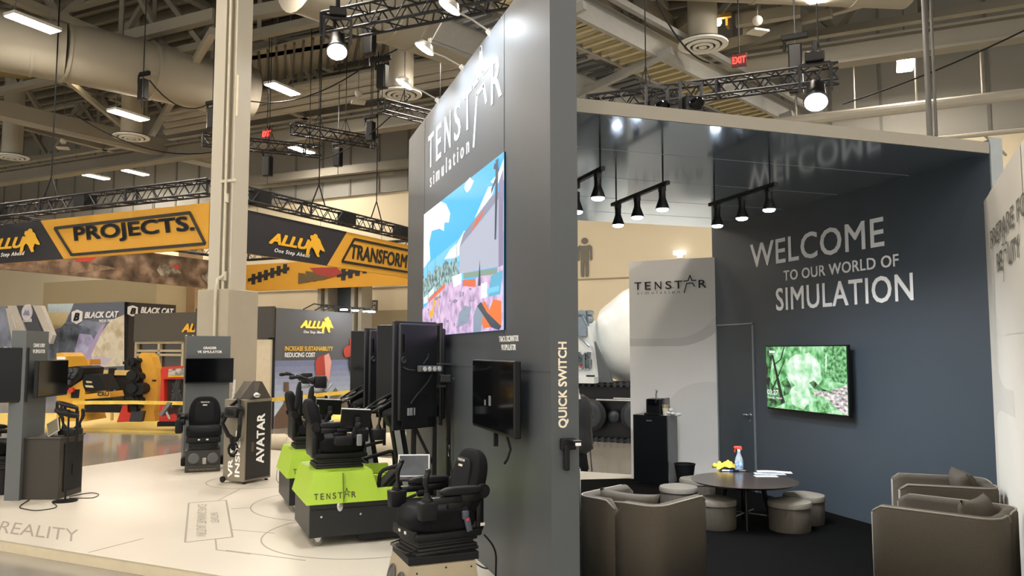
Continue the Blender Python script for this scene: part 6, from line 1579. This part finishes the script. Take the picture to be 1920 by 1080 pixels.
for x in (-.12, .13): g = G(); g.lathe([(.07, 0), (.075, .01), (.06, .015), (.03, .005), (.01, .01)], (x, -.25, .19), 22, RX(pi/2)); g.obj('round_speaker', mat('speaker_grey', '#5e6062', .4, .5), t, True)
G().box((.02, -.255, .15), (.05, .02, .09), bev=.005).obj('pedal', mat('pale_pedal', '#a5a199', .4, .4), t)
G().box((.26, .05, .12), (.07, .2, .12), bev=.02).obj('side_foot', BLKM, t, True); G().box((-.26, .05, .12), (.07, .2, .12), bev=.02).obj('side_foot', BLKM, t, True)
# pods either side of that seat
for s, lb in ((-1, 'folded black joystick arm at the left of the GRADER seat'), (1, 'folded black joystick arm at the right of the GRADER seat')):
    t = thing('joystick_unit', lb, 'joystick', (sc_.x+s*.33, sc_.y+.28, .62), radians(-88), 'folded joystick arms')
    g = G(); g.box((0, 0, 0), (.16, .10, .2), bev=.025); g.box((-.04, -s*.01, .12), (.08, .09, .14), RY(.3), bev=.03); g.obj('pod', BLKM, t, True)
    joystick(t, (.02, 0, .08), BLK, (0, -.5), .9)
g = G(); g.box((0, 0, 0), (.02, .16, .22), RZ(.4) @ RY(.6)); o = g.obj('side_tablet', mat('tablet_dark', '#3b3d40', .3)); o.location = (sc_.x-.52, sc_.y+.3, .86); tag(o, 'tilted dark tablet left of the GRADER seat', 'tablet')

# ================================================================ crane lorry kiosk, far left
a = at_z(7, 939, 0); b = at_z(35, 939, 0); d = (b-a); an = atan2(d.y, d.x)
PH_ = at_d(38, 620, hypot(a.x, a.y)).z
t = thing('simulator_kiosk', 'tall grey kiosk pillar reading CRANE LORRY VR SIMULATOR at the far left', 'kiosk', (a.x, a.y, .001), an, 'grey simulator kiosk panels')
wN = d.length
# main face runs away to the right; local polygon
f2 = RH  # direction HU
inv = RZ(-an)
KD = V((sin(radians(12)), cos(radians(12)), 0)); hu = inv @ KD
# solve length so that the top right corner meets px 92
best = 0
for k in range(20, 200):
    P_ = V((b.x, b.y, 0))+KD*(k*.01)
    v_ = P_-V((0, 0, 0)); s, c = sin(YAW), cos(YAW); r_ = P_.x*c-P_.y*s; f_ = P_.x*s+P_.y*c
    z_ = PH_-EYE; F2 = f_*cos(PITCH)+z_*sin(PITCH)
    if 960+FPX*r_/F2 >= 92: best = k*.01; break
kl = best
wv = V((wN, 0, 0))
g = G(); g.prism([V((0, 0, 0)), wv, wv+hu*kl, V((0, 0, 0))+hu*kl], V((0, 0, PH_))); g.obj('kiosk_panel', kp, t)
g = G(); nrm = hu.cross(ZZ).normalized()
put_text(g, 'CRANE LORRY', wv+hu*kl*.30+ZZ*(PH_-.19)+nrm*.003, hu, ZZ, kl*.52, .045, bold=.02, ext=.002); put_text(g, 'VR SIMULATOR', wv+hu*kl*.28+ZZ*(PH_-.26)+nrm*.003, hu, ZZ, kl*.55, .045, bold=.02, ext=.002); g.obj('kiosk_lettering', WLET, t)
base = V((b.x, b.y, 0))
n3 = KD.cross(ZZ).normalized()
pp = at_d(70, 735, 10.65)
flat_tv('kiosk_television', 'black screen on the CRANE LORRY kiosk pillar', V((pp.x, pp.y, 1.14)), radians(90-13), .74, .43, .05)
# dark cabinet
a = at_z(40, 937, 0); b = at_z(108, 937, 0); c = at_z(139, 922, 0)
an = atan2((b-a).y, (b-a).x); W_ = (b-a).length
CB = mat('cabinet_umber', '#35302a', .5, noise=.04)
t = thing('dark_cabinet', 'dark brown floor cabinet beside the CRANE LORRY kiosk, carrying a tablet', 'cabinet', (a.x, a.y, .001), an)
DC = .50; HCB = .68
G().box((W_/2, DC/2, HCB/2), (W_, DC, HCB), bev=.004).obj('cabinet_body', CB, t)
G().box((W_/2, DC/2, HCB+.008), (W_+.03, DC+.03, .02), bev=.004).obj('cabinet_top', mat('cabinet_top', '#3e3934', .4), t)
g = G(); g.box((W_+.006, DC*.55, HCB*.5), (.01, DC*.75, HCB*.8), bev=.004); g.box((W_+.014, DC*.6, HCB*.45), (.01, .1, .12), bev=.01); g.obj('side_vent', BLKM, t)
cab = t
def CL(x, y, z): return V((a.x+cos(an)*x-sin(an)*y, a.y+sin(an)*x+cos(an)*y, z))
p = CL(W_*.62, .12, HCB+.02)
t = thing('tablet', 'silver tablet leaning on a stand on the dark cabinet', 'tablet', p, an)
R = RY(radians(40)) 
R3 = RY(radians(-32)) @ RX(radians(-35))
g = G(); g.box((0, 0, .10), (.15, .012, .20), R3, bev=.004); g.obj('tablet_frame', mat('tablet_silver', '#c3c0b6', .3, .4), t)
g = G(); g.box(V((0, 0, .10))+R3@V((0, -.007, 0)), (.125, .003, .175), R3); g.obj('tablet_screen', mat('tablet_olive', '#7a7462', .25), t)
g = G(); g.box((0.05, 0.03, .006), (.2, .14, .012), bev=.004); g.obj('tablet_foot', DKG, t)
p = CL(W_*.98, .22, HCB+.02)
t = thing('joystick_console', 'black double joystick console on the dark cabinet by the kiosk', 'joystick', p, an)
g = G(); g.box((0, 0, .04), (.2, .2, .08), bev=.02); g.obj('console_body', BLKM, t, True)
joystick(t, (-.05, -.03, .07), BLK, (0, -.3), 1.0); joystick(t, (.06, .04, .07), BLK, (0, .35), 1.05)
g = G(); g.tube([(-.12, 0, .0), (-.14, 0, .2), (-.06, 0, .30), (0, 0, .2)], .010, 6); g.obj('cable_loop', BLK, t, True)
p = at_z(122, 940, 0)
t = thing('headset_stand', 'black pole stand on a round foot holding a black headset, right of the dark cabinet', 'stand', (p.x, p.y, .001))
G().lathe([(.13, 0), (.13, .008), (.03, .02), (.012, .022)], n=28).obj('round_foot', BLK, t, True)
g = G(); g.cyl((0, 0, .01), (0, 0, 1.02), .011, n=8); g.obj('pole', BLK, t, True)
g = G(); g.cyl((.085, .02, .55), (.085, .02, 1.0), .016, n=8); g.obj('second_pole', BLKM, t, True)
g = G(); ring = [V((cos(2*pi*k/16)*.10-.02, sin(2*pi*k/16)*.10, 1.07+.035*cos(2*pi*k/16)*-1)) for k in range(17)]; g.tube(ring, .016, 8); g.tube([r_-ZZ*.09+V((0, 0, 0)) for r_ in ring], .028, 8)
for k in (0, 5, 8, 11): g.bar(ring[k], ring[k]-ZZ*.09, .03, .02)
g.obj('headset', BLKM, t, True)
# stool of dark parts at extreme left
t = flat_tv('side_television', 'black screen cut off by the left picture edge', at_d(-60, 757, 10.7)-V((0, 0, 0)), radians(12), .56, .62, .06)
p = at_z(-14, 925, 0)
t = thing('operator_chair', 'black simulator seat cut off by the left picture edge', 'simulator seat', (p.x-.05, p.y, .30), radians(0), 'black simulator seats')
build_seat(t, ('down', 'down'), sticks=False)
G().box((0, 0, -.15), (.42, .36, .30), bev=.01).obj('seat_base_box', BLKM, t)
floor_cable('thin black cable curling on the floor before the dark cabinet', [(55, 937), (37, 950), (50, 955), (70, 957), (100, 953), (106, 948), (98, 942), (104, 940)], .005)
floor_cable('thin dark cable loop on the floor right of the headset stand', [(130, 934), (150, 934), (175, 933), (185, 927), (170, 924), (145, 928), (130, 931)], .005)

# ================================================================ machinery stand floor and machines
g = G(); g.prism([at_z(100, 803, -.05), at_z(338, 808, -.05), at_z(430, 800, -.05), at_z(430, 772, -.05), at_z(-60, 775, -.05), at_z(-60, 790, -.05)], (0, 0, -.05))
tag(g.obj('yellow_stand_floor', mat('yellow_floor', '#e8c860', .35, noise=.03)), 'bright yellow raised floor carrying the yellow and red machines', 'stand floor')
def mach(name, label, cat, px, py, D): 
    p = at_d(px, py, D); return thing(name, label, cat, (p.x, p.y, -.05), -YAW*1.0+atan((px-960)/FPX)*-1*0), p
DM = 19.6
def Lm(root, px, py, D, dy=0):
    p = at_d(px, py, D); v = p-root.location; r = RZ(-root.rotation_euler[2]) @ v; return V((r.x, r.y+dy, r.z))
# yellow crusher
t, p0 = mach('crusher_attachment', 'yellow and black rock crusher attachment lettered CRU on the yellow floor', 'machine', 150, 800, DM)
q = lambda px, py, dy=0: Lm(t, px, py, DM, dy)
g = G(); g.prism([q(106, 662), q(115, 661), q(122, 668), q(132, 700), q(128, 720), q(112, 720), q(104, 700)], V((0, .8, 0))); g.prism([q(106, 735), q(120, 735), q(155, 712), q(160, 720), q(157, 780), q(160, 790), q(106, 790)], V((0, .9, 0))); g.prism([q(157, 740), q(205, 734), q(208, 745), q(157, 749)], V((0, .6, 0))); g.obj('yellow_housing', YEL, t)
g = G(); g.prism([q(108, 712, -.1), q(118, 690, -.1), q(150, 686, -.1), q(160, 690, -.1), q(157, 708, -.1), q(120, 737, -.1), q(108, 736, -.1)], V((0, .9, 0))); g.prism([q(140, 730, -.02), q(150, 730, -.02), q(148, 746, -.02), q(134, 746, -.02), q(134, 734, -.02)], V((0, .2, 0))); g.prism([q(154, 702, -.0), q(185, 702), q(195, 722), q(200, 732), q(160, 734), q(155, 722)], V((0, .6, 0))); g.obj('black_jaw', BLKM, t)
g = G(); g.prism([q(158, 747, .02), q(210, 745, .02), q(210, 752, .02), q(158, 753, .02)], V((0, .5, 0))); g.prism([q(157, 760, .02), q(235, 762, .02), q(235, 774, .02), q(157, 773, .02)], V((0, .5, 0))); g.obj('dark_skid', BLK, t)
g = G(); 
rd = random.Random(9)
for k in range(12): 
    c_ = q(rd.uniform(118, 152), rd.uniform(694, 718), -.12); g.box(c_, (.12, .1, .1), RY(rd.uniform(0, 3)), bev=.02)
g.obj('crusher_teeth', DKG, t)
g = G(); g.prism([q(108, 669, -.01), q(123, 669, -.01), q(124, 674, -.01), q(109, 674, -.01)], V((0, -.02, 0))); g.obj('white_band', WHT, t)
g = G(); c_ = q(138, 731, -.12); g.cyl(c_, c_+V((0, .08, 0)), .055, n=14); g.obj('red_cap', RED, t)
g = G(); s_ = q(184, 742.5, -.02); put_text(g, 'CRU', s_, V((1, 0, 0)), ZZ, .24, .085, bold=.04, ext=.003); g.obj('machine_lettering', INK, t)
g = G(); g.prism([q(162, 714, -.02), q(172, 715, -.02), q(173, 718, -.02), q(163, 718, -.02)], V((0, .1, 0))); g.prism([q(160, 722, -.02), q(174, 723, -.02), q(176, 727, -.02), q(162, 726, -.02)], V((0, .1, 0))); g.obj('cream_plates', mat('cream_plate2', '#d6c594', .5), t)
# horizontal boom behind
t, p0 = mach('boom_arm', 'long beige boom resting across the yellow stand behind the crusher', 'boom', 200, 800, 21.2)
q = lambda px, py, dy=0: Lm(t, px, py, 21.2, dy)
g = G(); g.bar(q(150, 698), q(245, 699), .12, .12); g.obj('boom_bar', mat('boom_cream', '#d2b878', .5), t)
g = G(); g.prism([q(208, 690, -.1), q(219, 690, -.1), q(212, 735, -.1), q(202, 735, -.1)], V((0, .1, 0))); g.obj('ladder_plate', BLKM, t)
g = G()
for k in range(7): g.bar(q(207-.6*k*.6, 705+5*k, -.16), q(215-.6*k*.6, 705+5*k, -.16), .04)
g.obj('ladder_rungs', STEEL, t)
g = G(); g.prism([q(217, 704), q(243, 703), q(243, 738), q(217, 738)], V((0, .7, 0))); g.prism([q(210, 738), q(243, 735), q(243, 752), q(212, 752)], V((0, .6, 0))); g.prism([q(152, 700), q(200, 702), q(198, 718), q(155, 712)], V((0, .6, 0))); g.obj('black_box', BLKM, t)
g = G(); g.prism([q(141, 675, .2), q(160, 674, .2), q(160, 684, .2), q(141, 685, .2)], V((0, .5, 0))); g.obj('orange_motor', mat('orange_motor', '#d0902e', .5), t)
g = G(); g.box(q(215, 741, -.3), (.07, .1, .09), bev=.02); g.obj('white_fitting', WHT, t)
g = G(); g.bar(q(198, 702, .3), q(198, 790, .3), .05); g.obj('leg_post', mat('boom_cream', '#d2b878', .5), t)
# tall yellow arc with black cutters and red ramp
t, p0 = mach('cutter_arc', 'tall curved yellow arc frame with black cutter wheels and a red ramp', 'machine', 275, 800, 19.4)
q = lambda px, py, dy=0: Lm(t, px, py, 19.4, dy)
g = G(); g.prism([q(260, 666), q(265, 661), q(277, 661), q(284, 670), q(291, 690), q(295, 712), q(296, 730), q(294, 755), q(288, 772), q(292, 790), q(270, 790), q(253, 772), q(254, 762), q(270, 750), q(272, 725), q(268, 700), q(261, 678)], V((0, .35, 0))); g.obj('yellow_arc', YEL, t)
g = G()
for px, py, r in ((256, 678, .09), (262, 676, .06), (258, 703, .11), (266, 706, .09), (258, 727, .11), (271, 728, .13), (256, 750, .10), (266, 750, .08), (250, 680, .05)): c_ = q(px, py, -.2); g.cyl(c_-V((0, .1, 0)), c_+V((0, .2, 0)), r, n=10); g.cyl(c_-V((.12, .0, 0)), c_+V((.12, .0, 0)), r*.7, n=8)
g.bar(q(257, 672, 0), q(256, 770, 0), .14, .3); g.obj('black_cutters', BLKM, t)
g = G(); g.prism([q(234, 760, -.1), q(243, 758, -.1), q(243, 772, -.1), q(250, 774, -.1), q(246, 790, -.1), q(223, 791, -.1)], V((0, .2, 0))); g.obj('red_ramp', RED, t)
g = G(); g.prism([q(252, 771, -.12), q(274, 770, -.12), q(270, 790, -.12), q(247, 790, -.12)], V((0, .3, 0))); g.obj('dark_treads', DKG, t)
g = G(); g.lathe([(.10, 0), (.10, .02), (.06, .02)], q(268, 761, -.14), 20, RX(pi/2), 1, .5); g.obj('round_badge', BLK, t)
g = G(); g.prism([q(286, 712, -.02), q(293, 712, -.02), q(293, 715, -.02), q(286, 715, -.02)], V((0, .1, 0))); g.obj('slot', BLK, t)
g = G(); g.bar(q(244, 700, .2), q(244, 775, .2), .07); g.obj('beige_post', mat('boom_cream', '#d2b878', .5), t)
# red frame machine
t, p0 = mach('red_display_rack', 'red framed display rack with tools, left of the GRADER kiosk', 'rack', 322, 800, 18.9)
q = lambda px, py, dy=0: Lm(t, px, py, 18.9, dy)
g = G(); g.prism([q(301, 695), q(304, 688), q(345, 686), q(345, 711), q(302, 711)], V((0, .4, 0))); g.prism([q(302, 711), q(307, 711), q(308, 790), q(298, 790)], V((0, .4, 0))); g.prism([q(298, 782), q(325, 776), q(345, 790), q(298, 791)], V((0, .1, 0))); g.obj('red_frame', RED, t)
g = G(); g.prism([q(306, 711, .2), q(345, 711, .2), q(345, 785, .2), q(306, 785, .2)], V((0, .2, 0))); g.obj('dark_board', mat('rack_brown', '#3a2c22', .6), t)
g = G(); g.prism([q(299, 790, -.1), q(345, 790, -.1), q(345, 799, -.1), q(298, 799, -.1)], V((0, .5, 0))); g.obj('black_plinth', BLKM, t)
g = G(); g.prism([q(317, 692, -.02), q(345, 690, -.02), q(345, 704, -.02), q(316, 704, -.02)], V((0, .03, 0))); g.obj('picture_plate', mat('plate_pale', '#c9c4b8', .5, hex2='#5c5a55', scale=9), t)
g = G(); g.prism([q(316, 704, -.04), q(345, 704, -.04), q(345, 707, -.04), q(316, 707, -.04)], V((0, .03, 0))); g.obj('yellow_strip', YEL, t)
g = G(); rd = random.Random(12)
for k in range(16): g.cyl(q(rd.uniform(318, 338), rd.uniform(720, 770), .1), q(rd.uniform(318, 338), rd.uniform(720, 770), .1)+V((.0, 0, .15)), .035, n=6)
g.obj('hung_tools', DKG, t)
g = G(); g.bar(q(311, 762, -.1), q(322, 785, -.1), .04); g.obj('steel_prop', STEEL, t)
# caution tape
def tape(label, pts, D):
    q = [at_d(px, py, d_) for (px, py, d_) in pts]; g = G()
    for a_, b_ in zip(q, q[1:]):
        dd_ = (b_-a_).normalized(); n_ = dd_.cross(ZZ).normalized()*.004
        g.prism([a_-ZZ*.035, b_-ZZ*.035, b_+ZZ*.035, a_+ZZ*.035], n_)
    tag(g.obj('caution_tape', mat('tape_yellow', '#f0cf58', .4, hex2='#e2b93c', scale=6)), label, 'tape')
tape('yellow caution tape stretched before the yellow machines, left', [(136, 755, 17.5), (245, 754.5, 17.3), (345, 756, 17.0)], 17)
tape('yellow caution tape between AVATAR cabinet and the folded seats', [(497, 751, 15), (530, 747, 15)], 15)
tape('yellow caution tape stretched behind the simulators, in front of the printed scene', [(528, 748, 15.2), (575, 743, 15.4), (655, 735, 15.8), (790, 725, 16)], 15)
# padded beige rolls lying behind the booth
for (x0_, y0_, x1_, y1_, r, D, lb) in ((480, 783, 545, 785, .155, 14.9, 'short beige padded roll left of the rear simulator seat'), (535, 812, 640, 815, .17, 14.4, 'beige padded roll lying behind the rear motion platform'), (636, 822, 800, 818, .19, 14.0, 'long beige padded roll lying behind the steering wheels')):
    a = at_d(x0_, y0_, D); b = at_d(x1_, y1_, D)
    a.z = b.z = -.1+r; g = G(); d = (b-a).normalized()
    g.tube([a, a+d*.03, a+d*.10, b-d*.10, b-d*.03, b], [r*.4, r*.8, r, r, r*.8, r*.4], 20); o = g.obj('padded_roll', mat('roll_beige', '#cfc5ae', .6, noise=.03), None, 'all'); tag(o, lb, 'padded roll', 'beige padded rolls')
# yellow sack and tan items seen between the simulators
t = thing('yellow_bag', 'crumpled bright yellow bag seen between the two tablets behind the simulators', 'bag', at_d(628, 790, 13.2))
g = G(); rd = random.Random(5); g.sph((0, 0, .22), (.18, .14, .10), 12)
for v in g.bm.verts: v.co += V((rd.uniform(-.03, .03), rd.uniform(-.02, .02), rd.uniform(-.02, .02)))
t.location.z = -.1+.45; g.obj('bag_body', mat('bag_yellow', '#f0cf6a', .6), t, 'all')
G().box((0, 0, -.1), (.5, .3, .30), bev=.02).obj('pale_crate', mat('crate_pale', '#d9d2c2', .6), t); G().box((0, 0, -.32), (.46, .28, .14)).obj('crate_base', GRY, t)
